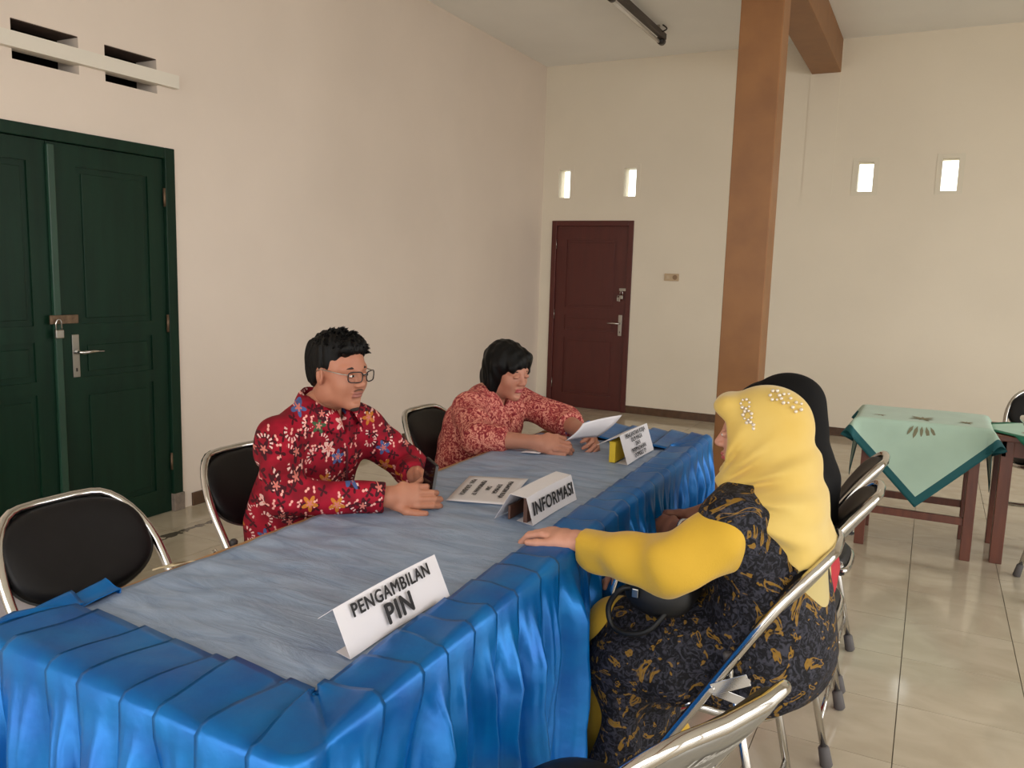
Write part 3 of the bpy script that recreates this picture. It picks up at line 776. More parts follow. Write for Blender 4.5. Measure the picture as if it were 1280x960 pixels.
chA = place_chair(-.23, 1.175, 157, 'empty folding chair with white handwriting on its grey metal back')
chB = place_chair(-.195, 2.05, 180, 'folding chair under the woman in the yellow headscarf')
chC = place_chair(-.135, 2.68, 180, 'folding chair under the woman in the black headscarf')
chD = place_chair(-.145, 3.18, 180, 'empty folding chair beside the woman in the black headscarf')
chH = place_chair(.655, 5.78, -90, 'black folding chair behind the tables with green cloths', 'folding chairs near the green-clothed tables')
chI = place_chair(.47, 4.52, 4, 'folding chair turned away in front of the tables with green cloths', 'folding chairs near the green-clothed tables')
M_CHALK = mat('white_marker', (225, 224, 220), .6)
nb = Vector((-.82, 0, -.49)).normalized()   # rear normal of the back in chair space
for txt, y, z, s_ in (('I Bhmanan', .02, .768, .036), ('jen', .03, .732, .032)):
    t = text_mesh('handwriting', txt, s_, M_CHALK, Matrix.Identity(4), chA, .0008, shear=.25)
    for v in t.data.vertices:      # wrap the strokes onto the curved metal back
        yy, zz = y-v.co.x, z+v.co.y*.85; r5 = (abs(yy/.206)**2.9+abs((zz-.703)/.115)**2.9)**(5/2.9)
        r = r5**.2; r = min(r, .999)
        v.co = Vector((back_x(yy, zz), yy, zz))+nb*(.003+.012*math.sqrt(max(0, 1-r**5))+.0022)

# ------------------------------------------------------------------ side tables with green cloths
M_TEAK = mat('red_brown_wood', (112, 62, 44), .42, noise=.3, nscale=6, stretch=(4, 4, .5), rgb2=(88, 46, 34))
M_MINT = mat('mint_cloth', (178, 206, 188), .8, noise=.08, nscale=6, sheen=.2)
M_MINT2 = mat('mint_cloth_green', (164, 206, 182), .8, noise=.08, nscale=6, sheen=.2)
M_TEAL = mat('teal_border', (14, 86, 92), .7); M_DKGREEN = mat('dark_green_border', (24, 110, 84), .7)
def side_table(x0, x1, y0, y1, zt, lw, label, rails=True):
    c = Vector(((x0+x1)/2, (y0+y1)/2, 0)); root = empty('side_table', c); tag(root, label, 'table', 'wooden tables with green cloths')
    hx, hy = (x1-x0)/2, (y1-y0)/2
    box('table_top', (-hx, -hy, zt-.028), (hx, hy, zt), M_TEAK, root, .004)
    bm = bmesh.new(); ix, iy = hx-.03, hy-.03
    for sy in (-1, 1): add_box(bm, (-ix, sy*(iy-.012)-.01, zt-.11), (ix, sy*(iy-.012)+.01, zt-.028))
    for sx in (-1, 1): add_box(bm, (sx*(ix-.012)-.01, -iy, zt-.11), (sx*(ix-.012)+.01, iy, zt-.028))
    from_bm('apron', bm, M_TEAK, root)
    for sx in (-1, 1):
        for sy in (-1, 1): box('leg', (sx*(ix-lw/2)-lw/2, sy*(iy-lw/2)-lw/2, 0), (sx*(ix-lw/2)+lw/2, sy*(iy-lw/2)+lw/2, zt-.028), M_TEAK, root, .003)
    if rails:
        for sy in (-1, 1): box('rail', (-ix, sy*(iy-lw/2)-.012, .185), (ix, sy*(iy-lw/2)+.012, .225), M_TEAK, root, .002)
    return root
side_table(-.315, .315, 4.80, 5.31, .715, .05, 'small wooden table under the mint cloth with teal border')
side_table(.345, 1.06, 4.84, 5.33, .685, .058, 'wooden table beside the mint-clothed one, under a green-bordered cloth', False)
def diamond_cloth(name, label, cx, cy, hd, x0, x1, y0, y1, zt, m, mb, seed):
    n = 72; side = hd*math.sqrt(2); rows = []
    for i in range(n+1):
        row = []
        for j in range(n+1):
            a, b = (i/n-.5)*side, (j/n-.5)*side
            X, Y = cx+(a-b)/math.sqrt(2), cy+(a+b)/math.sqrt(2)
            dx = max(x0-X, X-x1, 0.); dy = max(y0-Y, Y-y1, 0.); sx = -1 if X < cx else 1; sy = -1 if Y < cy else 1
            xx = min(max(X, x0), x1); yy = min(max(Y, y0), y1); z = zt+.003
            if dx and dy:
                d = math.hypot(dx, dy); xx += sx*(.008+.55*dx); yy += sy*(.008+.55*dy); z -= d*.8
            elif dx or dy:
                d = dx or dy; wv = .012*min(d/.1, 1)
                if dx: xx += sx*(.008+wv*(1+math.sin(14*Y+seed))*.6+.03*d); z -= dx
                else: yy += sy*(.008+wv*(1+math.sin(11*X+seed))*.5+.03*d); z -= dy
            else: z += .002*(1+math.sin(9*X+seed)*math.sin(11*Y))
            row.append(Vector((xx-cx, yy-cy, z-zt)))
        rows.append(row)
    o = solid_sheet(name, rows, .002, m); o.location = (cx, cy, zt); tag(o, label, 'tablecloth', 'green table cloths')
    o.data.materials.append(mb); bw = .045; nf = n*n
    idx = np.zeros(len(o.data.polygons), np.int32)
    for i in range(n):
        for j in range(n):
            a, b = abs((i+.5)/n-.5)*side, abs((j+.5)/n-.5)*side
            if max(a, b) > side/2-bw: idx[i*n+j] = 1; idx[nf+i*n+j] = 1
    idx[2*nf:] = 1; o.data.polygons.foreach_set('material_index', idx)
    return o
c1 = diamond_cloth('table_cloth', 'mint cloth with teal border hanging in a point from the small table', 0., 5.045, .70, -.318, .318, 4.797, 5.313, .715, M_MINT, M_TEAL, .4)
c2 = diamond_cloth('table_cloth', 'mint cloth with dark green border on the table beside the corner chair', .78, 5.085, .60, .342, 1.063, 4.837, 5.333, .685, M_MINT2, M_DKGREEN, 2.)
def petals(parent, spots, m):
    bm = bmesh.new()
    for (x, y, z, L, a, front) in spots:
        d = Vector((math.cos(a), math.sin(a), 0)); n = Vector((-d.y, d.x, 0))
        if front: d = Vector((d.x, 0, d.y)); n = Vector((n.x, 0, n.y))
        p = Vector((x, y, z)); w = L*.13
        vs = [bm.verts.new(p+d*L*t+n*w*q) for t, q in ((0, 0), (.35, 1), (.7, .8), (1, 0), (.7, -.8), (.35, -1))]; bm.faces.new(vs)
    from_bm('embroidery', bm, m, parent)
sp = []
for cx_, L in ((0, .085), (-.21, .05), (.21, .05)):
    for k in range(9): sp.append((cx_, -.12, .0085, L*(.7+.3*(k % 2)), 2*PI*k/9+.2, False))
petals(c1, sp, mat('grey_gold_thread', (128, 124, 96), .6))
petals(c1, [(.0+.02*k, -.266, -.012, .06+.012*(k % 2), -PI/2+.25*k, True) for k in (-2, -1, 0, 1, 2)], MATS['grey_gold_thread'])
petals(c2, [(-.28, -.12, .0085, .045, 2*PI*k/7, False) for k in range(7)], mat('rust_thread', (150, 104, 80), .6))

# ------------------------------------------------------------------ people
def skin_material(name, rgb, rgb2):
    m = mat(name, rgb, .5, noise=.1, nscale=14, rgb2=rgb2, spec=.4)
    b = m.node_tree.nodes['Principled BSDF']; b.inputs['Subsurface Weight'].default_value = .08; b.inputs['Subsurface Radius'].default_value = (.012, .005, .003); b.inputs['Subsurface Scale'].default_value = .4
    return m
M_SKIN_M = skin_material('skin_man', (186, 128, 102), (176, 116, 92))
M_SKIN_W = skin_material('skin_reader', (190, 134, 112), (180, 122, 100))
M_SKIN_Y = skin_material('skin_visitor', (206, 152, 130), (196, 140, 118))
M_SKIN_B = skin_material('skin_visitor_dark', (146, 98, 80), (134, 88, 72))
M_LIP = mat('lips', (158, 98, 86), .5); M_LIPW = mat('lips_red', (176, 84, 84), .4)
M_EYE = mat('eye_white', (226, 220, 212), .25); M_IRIS = mat('iris', (30, 20, 16), .2)
M_HAIR = mat('black_hair', (11, 10, 10), .5, noise=.3, nscale=20, bump=.5, bscale=90, dist=.004, stretch=(1, 1, .2), spec=.18)
M_BROWH = mat('brow_hair', (42, 32, 28), .8)

def head_mesh(neck_to, slim=1., h=.0027, eyes=True, closed=False):
    """head in its own frame: x forward, y left, z up, origin between the ears. returns V,Q,midx (0 skin,1 lip,2 eye white,3 iris)"""
    f = Field((-.14, -.12, -.26), (.15, .12, .15), h)
    f.ell((-.014, 0, .034), (.094, .074, .083), .02)
    f.ell((.03, 0, -.018), (.060, .0585*slim, .088), .03)
    f.ell((.022, 0, -.066), (.056, .050*slim, .042), .03)
    f.ell((.070, 0, -.098), (.019, .022, .017), .025)
    for s in (1, -1):
        f.ell((.054, s*.036, -.030), (.028, .024, .028), .02)
        f.cap((.072, s*.012, .020), (.064, s*.045, .018), .013, .011, .012)      # brow ridge
        f.ell((.0, s*.050*slim, -.062), (.026, .014, .030), .02)                # jaw angle
    f.cap((.082, 0, .012), (.103, 0, -.026), .0075, .0115, .012)                # nose
    for s in (1, -1): f.ell((.096, s*.0115, -.030), (.0105, .0085, .0075), .006)
    for s in (1, -1): f.ell((.098, s*.031, .001), (.017, .017, .0105), .010, 'sub')
    f.ell((.086, 0, -.0555), (.012, .024, .0065), .006); f.ell((.085, 0, -.0665), (.012, .020, .0068), .006)
    f.ell((.099, 0, -.0612), (.006, .026, .0016), .003, 'sub')
    f.ell((.088, 0, -.080), (.008, .016, .006), .012, 'sub')
    for s in (1, -1):
        R = np.array(Matrix.Rotation(s*.35, 3, 'Z') @ Matrix.Rotation(-.18, 3, 'Y'))
        f.ell((-.006, s*.0735, -.008), (.0185, .009, .033), .006, R=R)
        f.ell((-.002, s*.0830, -.004), (.009, .006, .019), .004, 'sub', R=R)
    f.cap((-.022, 0, -.05), neck_to, .050, .054, .03)
    for s in (1, -1): f.ell((.0835, s*.031, .0005), (.0125, .0140, .0080 if not closed else .0088), .002)
    V, Q = f.mesh()
    c = V[Q].mean(1); mi = np.zeros(len(Q), int)
    mi[(np.abs(c[:, 1]) < .021-.35*np.maximum(.082-c[:, 0], 0)) & (c[:, 2] < -.0515) & (c[:, 2] > -.0725) & (c[:, 0] > .078)] = 1
    if eyes and not closed:
        for s in (1, -1):
            d = np.sqrt(((c[:, 1]-s*.031)/.0115)**2+((c[:, 2]-.0005)/.0036)**2); mi[(d < 1) & (c[:, 0] > .085)] = 2
            d = np.hypot(c[:, 1]-s*.031, c[:, 2]-.0005); mi[(d < .0050) & (np.abs(c[:, 2]-.0005) < .004) & (c[:, 0] > .085)] = 3
    if closed:
        for s in (1, -1):
            mi[(np.abs(c[:, 1]-s*.031) < .0125) & (np.abs(c[:, 2]+.0055) < .0016) & (c[:, 0] > .08)] = 3
    return V, Q, mi
def hand_mesh(side, curls, spread=.0, thumb=(.55, .75, -.35), forearm=.2, h=.0027, thumb_curl=.5, arm_r=(.037, .0265), size=1., M=None, elbow=None):
    """wrist at origin, fingers +x, palm towards -z, thumb towards +y*side. curls: 4 x (mcp,pip,dip) radians"""
    ev = np.array((M.inverted() @ Vector(elbow)).normalized())*forearm if M is not None else np.array([-forearm, 0, 0])
    f = Field(np.minimum(ev-.06, (-.05, -.12, -.12)), np.maximum(ev+.06, (.2, .12, .06)), h)
    s = side
    f.ecap((.0, 0, 0), (.04, 0, -.001), (0, 1, 0), (.027, .0195), (.036, .0165), .012)
    f.ecap((.04, 0, -.001), (.080, -.002*s, -.002), (0, 1, 0), (.037, .0155), (.036, .0125), .012)
    f.cap(ev, (0, 0, 0), arm_r[0], arm_r[1], .015)
    f.ell((.03, .024*s, -.010), (.030, .014, .014), .012)
    base = [(.086, .0285), (.090, .0095), (.087, -.0095), (.080, -.0275)]; lens = [(.041, .026, .020), (.045, .029, .021), (.042, .027, .020), (.033, .021, .018)]; rad = [.0092, .0095, .009, .008]
    for i, ((bx, by), ln, r) in enumerate(zip(base, lens, rad)):
        p = np.array([bx-.012, by*s, -.003]); q = np.array([bx, by*s, -.003]); pts = [p, q]; a = 0; yaw = (1.5-i)*spread*s
        for L, c in zip(ln, curls[i]):
            a += c; d = np.array([math.cos(a)*math.cos(yaw), math.sin(yaw), -math.sin(a)]); pts.append(pts[-1]+d*L)
        f.chain(pts, [r*1.1, r*1.08, r, r*.92, r*.78], .0035)
    t = np.array(thumb, float)*[1, s, 1]; t /= np.linalg.norm(t)
    p0 = np.array([.018, .022*s, -.008]); p1 = p0+t*.042; t2 = t*[1, 1, 1]+np.array([thumb_curl, -.35*thumb_curl*s, -.1]); t2 /= np.linalg.norm(t2); p2 = p1+t2*.032; t3 = t2+np.array([.35*thumb_curl, -.25*thumb_curl*s, 0]); t3 /= np.linalg.norm(t3)
    f.chain([p0, p1, p2, p2+t3*.024], [.0145, .0115, .0103, .0082], .006)
    V, Q = f.mesh()
    return V*size, Q
def aim(origin, xdir, zdir):
    x = Vector(xdir).normalized(); z = Vector(zdir); z = (z-x*z.dot(x)).normalized(); y = z.cross(x)
    return Matrix(((x.x, y.x, z.x, origin[0]), (x.y, y.y, z.y, origin[1]), (x.z, y.z, z.z, origin[2]), (0, 0, 0, 1)))
def head_frame(pos, heading, pitch=0., roll=0.):
    return Matrix.Translation(pos) @ Matrix.Rotation(math.radians(heading), 4, 'Z') @ Matrix.Rotation(math.radians(pitch), 4, 'Y') @ Matrix.Rotation(math.radians(roll), 4, 'X')
def body_torso(J, h=.009, fem=False):
    """simple nude torso, limbs and legs under the clothes; J = joints"""
    lo = np.min([np.array(p) for p in J.values()], 0)-.2; hi = np.max([np.array(p) for p in J.values()], 0)+.2
    f = Field(lo, hi, h)
    side = np.array(J['shL'])-np.array(J['shR'])
    f.ecap(J['hip'], J['chest'], side, (.145, .105), (.150, .105), .04)
    f.ecap(J['chest'], J['neck'], side, (.145, .10), (.07, .06), .05)
    for s in 'LR':
        f.chain([J['sh'+s], J['el'+s], J['wr'+s]], [.048, .040, .027], .02)
        f.chain([J['hp'+s], J['kn'+s], J['an'+s]], [.078, .058, .040], .03)
        a = np.array(J['an'+s]); d = np.array(J['toe']); f.cap(a+[0, 0, -.03], a+d*.14+[0, 0, -.045], .035, .028, .02)
    return f.mesh()
def curve_strip(name, pts, r, m, parent):
    o = tube(name, [Vector(p)-Vector(parent.location) for p in pts], r, m, parent, 6); return o

def batik_material():
    m = bpy.data.materials.new('red_batik'); m.use_nodes = True; nt = m.node_tree; b = nt.nodes['Principled BSDF']; L = nt.links.new
    tc = nt.nodes.new('ShaderNodeTexCoord')
    def N(t, **k):
        n = nt.nodes.new(t)
        for a, v in k.items(): setattr(n, a, v)
        return n
    def ma(op, a, c=0., d=None):
        q = N('ShaderNodeMath', operation=op)
        for i, v in enumerate((a, c, d)):
            if v is None: continue
            if isinstance(v, (int, float)): q.inputs[i].default_value = v
            else: L(v, q.inputs[i])
        return q.outputs[0]
    # two directions across the cloth: around the body and up
    sx = N('ShaderNodeSeparateXYZ'); L(tc.outputs['Object'], sx.inputs[0])
    uu = ma('ADD', ma('MULTIPLY', sx.outputs[0], .75), ma('MULTIPLY', sx.outputs[1], .8))
    cb = N('ShaderNodeCombineXYZ'); L(uu, cb.inputs[0]); L(sx.outputs[2], cb.inputs[1])
    def layer(scale, off, petals, rad, amp):
        mp = N('ShaderNodeMapping'); mp.inputs['Location'].default_value = (off, off*.7, 0); mp.inputs['Scale'].default_value = (scale, scale, 1); L(cb.outputs[0], mp.inputs[0])
        v = N('ShaderNodeTexVoronoi', voronoi_dimensions='2D'); v.inputs['Scale'].default_value = 1; v.inputs['Randomness'].default_value = .85; L(mp.outputs[0], v.inputs['Vector'])
        df = N('ShaderNodeVectorMath', operation='SUBTRACT'); L(mp.outputs[0], df.inputs[0]); L(v.outputs['Position'], df.inputs[1])
        s = N('ShaderNodeSeparateXYZ'); L(df.outputs[0], s.inputs[0])
        sc = N('ShaderNodeSeparateColor'); L(v.outputs['Color'], sc.inputs[0])
        ang = ma('ADD', ma('ARCTAN2', s.outputs[1], s.outputs[0]), ma('MULTIPLY', sc.outputs[0], 6.28))
        rr = v.outputs['Distance']
        edge = ma('MULTIPLY_ADD', ma('COSINE', ma('MULTIPLY', ang, petals)), amp, rad)
        return ma('LESS_THAN', rr, edge), ma('LESS_THAN', rr, ma('MULTIPLY', edge, .45)), sc, rr, ang
    col = None
    base = N('ShaderNodeTexNoise'); base.inputs['Scale'].default_value = 14; L(tc.outputs['Object'], base.inputs['Vector'])
    r0 = N('ShaderNodeValToRGB'); e = r0.color_ramp.elements; e[0].position = .4; e[0].color = (*lin((126, 10, 32)), 1); e[1].position = .62; e[1].color = (*lin((162, 18, 44)), 1); L(base.outputs[0], r0.inputs[0])
    col = r0.outputs[0]
    def over(col, fac, c):
        mx = N('ShaderNodeMix', data_type='RGBA'); L(col, mx.inputs[6])
        if isinstance(c, tuple): mx.inputs[7].default_value = (*lin(c), 1)
        else: L(c, mx.inputs[7])
        L(fac, mx.inputs[0]); return mx.outputs[2]
    # dark maroon leaves
    fm, fc, sc, rr, an = layer(27, 3.1, 4, .26, .18); col = over(col, ma('MULTIPLY', fm, ma('GREATER_THAN', sc.outputs[1], .35)), (70, 14, 26))
    # fine white sprays: dotted rings
    fm, fc, sc, rr, an = layer(16.5, 1.7, 6, .4, .06)
    ring = ma('MULTIPLY', ma('LESS_THAN', ma('ABSOLUTE', ma('SUBTRACT', rr, .33)), .085), ma('GREATER_THAN', ma('SINE', ma('MULTIPLY', an, 13)), .1))
    arc = ma('GREATER_THAN', ma('SINE', an), -.25)
    col = over(col, ma('MULTIPLY', ma('MULTIPLY', ring, arc), ma('GREATER_THAN', sc.outputs[2], .42)), (232, 196, 190))
    fm, fc, sc, rr, an = layer(42, 9.2, 2, .2, .17); col = over(col, ma('MULTIPLY', fm, ma('GREATER_THAN', sc.outputs[0], .66)), (236, 170, 160))
    # coloured star flowers
    fm, fc, sc, rr, an = layer(12.5, 5.3, 5, .22, .10)
    pal = N('ShaderNodeValToRGB'); pal.color_ramp.interpolation = 'CONSTANT'; el = pal.color_ramp.elements
    for k, (p, c) in enumerate(((0, (64, 18, 30)), (.3, (74, 96, 150)), (.5, (70, 20, 30)), (.66, (196, 120, 44)), (.8, (60, 92, 62)), (.9, (226, 180, 172)))):
        q = el[k] if k < 2 else el.new(p); q.position = p; q.color = (*lin(c), 1)
    L(sc.outputs[1], pal.inputs[0]); col = over(col, fm, pal.outputs[0]); col = over(col, fc, (206, 120, 110))
    L(col, b.inputs['Base Color']); b.inputs['Roughness'].default_value = .75; b.inputs['Specular IOR Level'].default_value = .25
    return m
def fine_print(name, c0, c1, c2, scale):
    """small dense print: three colours from distorted voronoi"""
    m = bpy.data.materials.new(name); m.use_nodes = True; nt = m.node_tree; b = nt.nodes['Principled BSDF']
    tc = nt.nodes.new('ShaderNodeTexCoord'); n = nt.nodes.new('ShaderNodeTexNoise'); n.inputs['Scale'].default_value = scale; n.inputs['Detail'].default_value = 3; n.inputs['Distortion'].default_value = 2.5
    nt.links.new(tc.outputs['Object'], n.inputs['Vector'])
    cr = nt.nodes.new('ShaderNodeValToRGB'); e = cr.color_ramp.elements
    e[0].position = .40; e[0].color = (*lin(c0), 1); e[1].position = .60; e[1].color = (*lin(c2), 1); q = e.new(.5); q.color = (*lin(c1), 1)
    nt.links.new(n.outputs[0], cr.inputs[0]); nt.links.new(cr.outputs[0], b.inputs['Base Color']); b.inputs['Roughness'].default_value = .8; b.inputs['Specular IOR Level'].default_value = .2
    return m
def lace_material():
    m = bpy.data.materials.new('black_gold_lace'); m.use_nodes = True; nt = m.node_tree; b = nt.nodes['Principled BSDF']; L = nt.links.new
    tc = nt.nodes.new('ShaderNodeTexCoord')
    n = nt.nodes.new('ShaderNodeTexNoise'); n.inputs['Scale'].default_value = 58; n.inputs['Detail'].default_value = 3; n.inputs['Distortion'].default_value = 2; L(tc.outputs['Object'], n.inputs['Vector'])
    cr = nt.nodes.new('ShaderNodeValToRGB'); e = cr.color_ramp.elements; e[0].position = .45; e[0].color = (*lin((14, 13, 18)), 1); e[1].position = .62; e[1].color = (*lin((56, 56, 66)), 1); L(n.outputs[0], cr.inputs[0])
    g = nt.nodes.new('ShaderNodeTexNoise'); g.inputs['Scale'].default_value = 11; g.inputs['Detail'].default_value = 2; g.inputs['Distortion'].default_value = 3.5; L(tc.outputs['Object'], g.inputs['Vector'])
    gr = nt.nodes.new('ShaderNodeValToRGB'); q = gr.color_ramp.elements; q[0].position = .585; q[0].color = (0, 0, 0, 1); q[1].position = .60; q[1].color = (1, 1, 1, 1); w = q.new(.655); w.color = (1, 1, 1, 1); w = q.new(.67); w.color = (0, 0, 0, 1); L(g.outputs[0], gr.inputs[0])
    ml = nt.nodes.new('ShaderNodeMath'); ml.operation = 'MULTIPLY'; ml.inputs[1].default_value = .6; L(gr.outputs[0], ml.inputs[0])
    mx = nt.nodes.new('ShaderNodeMix'); mx.data_type = 'RGBA'; mx.inputs[7].default_value = (*lin((160, 120, 38)), 1); L(cr.outputs[0], mx.inputs[6]); L(ml.outputs[0], mx.inputs[0])
    L(mx.outputs[2], b.inputs['Base Color']); b.inputs['Roughness'].default_value = .75; b.inputs['Specular IOR Level'].default_value = .25
    bp = nt.nodes.new('ShaderNodeBump'); bp.inputs['Strength'].default_value = .5; bp.inputs['Distance'].default_value = .003; L(n.outputs[0], bp.inputs['Height']); L(bp.outputs[0], b.inputs['Normal'])
    return m
V3 = lambda *a: np.array(a, float)

# ================================================================= man in the red batik shirt
man = empty('person', (-1.85, 2.03, 0)); tag(man, 'man in glasses and red batik shirt holding a phone at the table', 'person')
J = dict(hip=(-1.82, 2.04, .56), chest=(-1.765, 2.04, .80), neck=(-1.725, 2.045, 1.0), shL=(-1.705, 2.215, .915), shR=(-1.735, 1.868, .915),
         elL=(-1.545, 2.29, .775), elR=(-1.585, 1.725, .80), wrL=(-1.385, 2.085, .812), wrR=(-1.335, 1.872, .80),
         hpL=(-1.80, 2.12, .52), hpR=(-1.80, 1.95, .52), knL=(-1.42, 2.14, .50), knR=(-1.42, 1.92, .50), anL=(-1.47, 2.14, .09), anR=(-1.47, 1.92, .09), toe=(1, 0, 0))
HM = head_frame((-1.66, 2.05, 1.122), -6, 4, 0)
nk = HM.inverted() @ Vector((-1.745, 2.045, .95))
hv, hq, hm_ = head_mesh(tuple(nk), 1.03)
tv, tq = body_torso(J)
rc = [(.35, .45, .3), (.4, .55, .35), (.45, .6, .4), (.5, .65, .4)]
fd = Vector((.78, .62, .02)); rv, rq = hand_mesh(-1, [(.25, .5, .3), (.3, .6, .35), (.35, .65, .4), (.4, .7, .4)], .0, (.5, .35, .3), .07, thumb_curl=.6, arm_r=(.030, .0265), M=aim((-1.335, 1.872, .803), (.77, .63, .0), (.58, -.72, .32)), elbow=J['elR'])
# right hand: palm faces his left (+y), thumb up ; hand frame z = back of the hand
MR = aim((-1.335, 1.872, .803), (.77, .63, .0), (.58, -.72, .32))
lv, lq = hand_mesh(1, [(.3, .5, .3), (.35, .6, .35), (.4, .65, .4), (.4, .7, .4)], .0, (.6, .55, .1), .07, thumb_curl=.6, arm_r=(.030, .0265), M=aim((-1.385, 2.085, .812), (.86, -.50, .03), (.45, .82, .35)), elbow=J['elL'])
ML = aim((-1.385, 2.085, .812), (.86, -.50, .03), (.45, .82, .35))
V, Q, mi = merge([(xf(hv, HM), hq, hm_), (tv, tq, 0), (xf(rv, MR), rq, 0), (xf(lv, ML), lq, 0)])
np_mesh('body', V, Q, [M_SKIN_M, M_LIP, M_EYE, M_IRIS], man, mi)
# shirt
f = Field((-2.12, 1.55, .42), (-1.25, 2.48, 1.1), .0062)
sd = V3(-.03, .38, 0)
f.ecap((-1.835, 2.04, .50), (-1.81, 2.04, .66), sd, (.185, .145), (.178, .14), .05)
f.ecap((-1.81, 2.04, .66), (-1.755, 2.04, .86), sd, (.178, .138), (.185, .128), .06)
f.ecap((-1.755, 2.04, .86), (-1.725, 2.045, .965), sd, (.18, .12), (.105, .078), .06)
for s in 'LR':
    f.cap((-1.725, 2.045, .975), J['sh'+s], .056, .066, .05)
    f.chain([J['sh'+s], J['el'+s]], [.067, .058], .05)
    w = V3(*J['wr'+s]); e = V3(*J['el'+s]); f.chain([e, w-(w-e)*.02], [.057, .042], .02)
    n = (w-e)/np.linalg.norm(w-e); f.cut(w-n*.012, n, w-.07, w+.09)
f.wrinkle(lambda x, y, z: .0045*cloth_noise(x, y, z, 1.25, .4)+.0025*cloth_noise(x, y, z, 2.4, 2.))
f.wrinkle(lambda x, y, z: .004*np.sin(60*((x+1.5)*.8+(z-.8)*.5))*np.exp(-((x+1.57)**2+(z-.8)**2)/.006))
f.cap((-1.735, 2.045, .90), (-1.665, 2.05, 1.12), .045, .075, .01, 'sub')
f.cap((-1.66, 2.05, .90), (-1.62, 2.055, 1.0), .006, .03, .01, 'sub')
V, Q = f.mesh(); np_mesh('shirt', V, Q, [batik_material()], man, relax=1)
M_BATIK = bpy.data.materials['red_batik']
# collar: folded band round the neck, open at the throat
rows = []
Nn = V3(-.07, 0, -.16)
for k in range(29):
    a = math.radians(-152+304*k/28)+math.pi       # open towards the face
    ca, sa = math.cos(a+math.radians(6)), math.sin(a+math.radians(6))
    fr = max(0, -math.cos(a-math.pi+math.pi))      # unused shaping term
    front = (1-math.cos(a-math.pi))/2              # 0 at the nape, 1 at the throat
    cx, cy = -1.715+.012*front, 2.046
    r0, r1 = .072, .092+.022*front
    zt = 1.060-.062*front
    row = []
    for t in (0, .25, .5, .62, .8, 1.0):
        if t <= .5: r = r0-.004*(t*2); z = zt-.035+.07*t
        else: u = (t-.5)*2; r = r0-.004+.012*min(u*3, 1)+(r1-r0-.006)*u; z = zt-(.048+.022*front)*u
        row.append(Vector((cx+ca*r*1.02, cy+sa*r, z))-man.location)
    rows.append(row)
solid_sheet('collar', rows, .002, M_BATIK, man)
tube('placket', [Vector(p)-man.location for p in ((-1.637, 2.05, .93), (-1.622, 2.047, .86), (-1.622, 2.045, .78), (-1.652, 2.04, .70))], .004, mat('placket_dark', (84, 14, 30), .8), man, 6)
for q, nme in (('R', 'cuff'), ('L', 'cuff')):
    w = V3(*J['wr'+q]); e = V3(*J['el'+q]); n = (w-e)/np.linalg.norm(w-e); c = w-n*.014
    tube(nme, [Vector(c-n*.05)-man.location, Vector(c-n*.045)-man.location, Vector(c-n*.004)-man.location, Vector(c)-man.location], [.0425, .0455, .0435, .040], M_BATIK, man, 20)
# trousers, shoes
f = Field((-2.08, 1.78, .06), (-1.28, 2.3, .66), .009)
f.ecap((-1.82, 2.04, .53), (-1.78, 2.04, .53), (0, 1, 0), (.165, .10), (.165, .09), .05)
for s in 'LR': f.chain([V3(*J['hp'+s]), V3(*J['kn'+s]), V3(*J['an'+s])+V3(0, 0, .03)], [.095, .078, .062], .03)
f.wrinkle(lambda x, y, z: .004*cloth_noise(x, y, z, 1.2))
V, Q = f.mesh(); np_mesh('trousers', V, Q, [mat('dark_trousers', (34, 34, 42), .85)], man)
for s in 'LR':
    a = V3(*J['an'+s]); f = Field(a+V3(-.1, -.09, -.1), a+V3(.24, .09, .08), .007)
    f.cap(a+V3(-.02, 0, -.035), a+V3(.13, 0, -.05), .045, .038, .02); f.cap(a+V3(-.01, 0, -.04), a+V3(0, 0, .02), .045, .045, .02); f.cut(a+V3(0, 0, -.088), (0, 0, -1))
    V, Q = f.mesh(); np_mesh('shoe', V, Q, [mat('black_leather', (24, 22, 22), .4)], man)
# hair
f = Field((-.16, -.13, -.1), (.15, .13, .18), .003)
f.ell((-.022, 0, .038), (.099, .081, .086), .02); f.ell((.008, 0, .078), (.070, .066, .044), .03)
f.cap((.046, .04, .084), (.060, -.035, .082), .024, .022, .02)
f.ell((-.052, 0, -.012), (.046, .062, .072), .03)
f.wrinkle(lambda x, y, z: .0035*np.sin(95*y+30*z+6*np.sin(40*x))*np.sin(70*x+15*np.sin(30*y))+.002*np.sin(180*y+60*x))
f.ell((.100, 0, -.012), (.070, .12, .080), .01, 'sub')
for s in (1, -1): f.ell((-.006, s*.090, -.020), (.026, .026, .032), .006, 'sub')
f.ell((.070, 0, -.074), (.068, .12, .050), .01, 'sub')
f.ell((-.015, 0, -.115), (.13, .12, .052), .012, 'sub')
V, Q = f.mesh(); np_mesh('hair', xf(V, HM), Q, [M_HAIR], man)
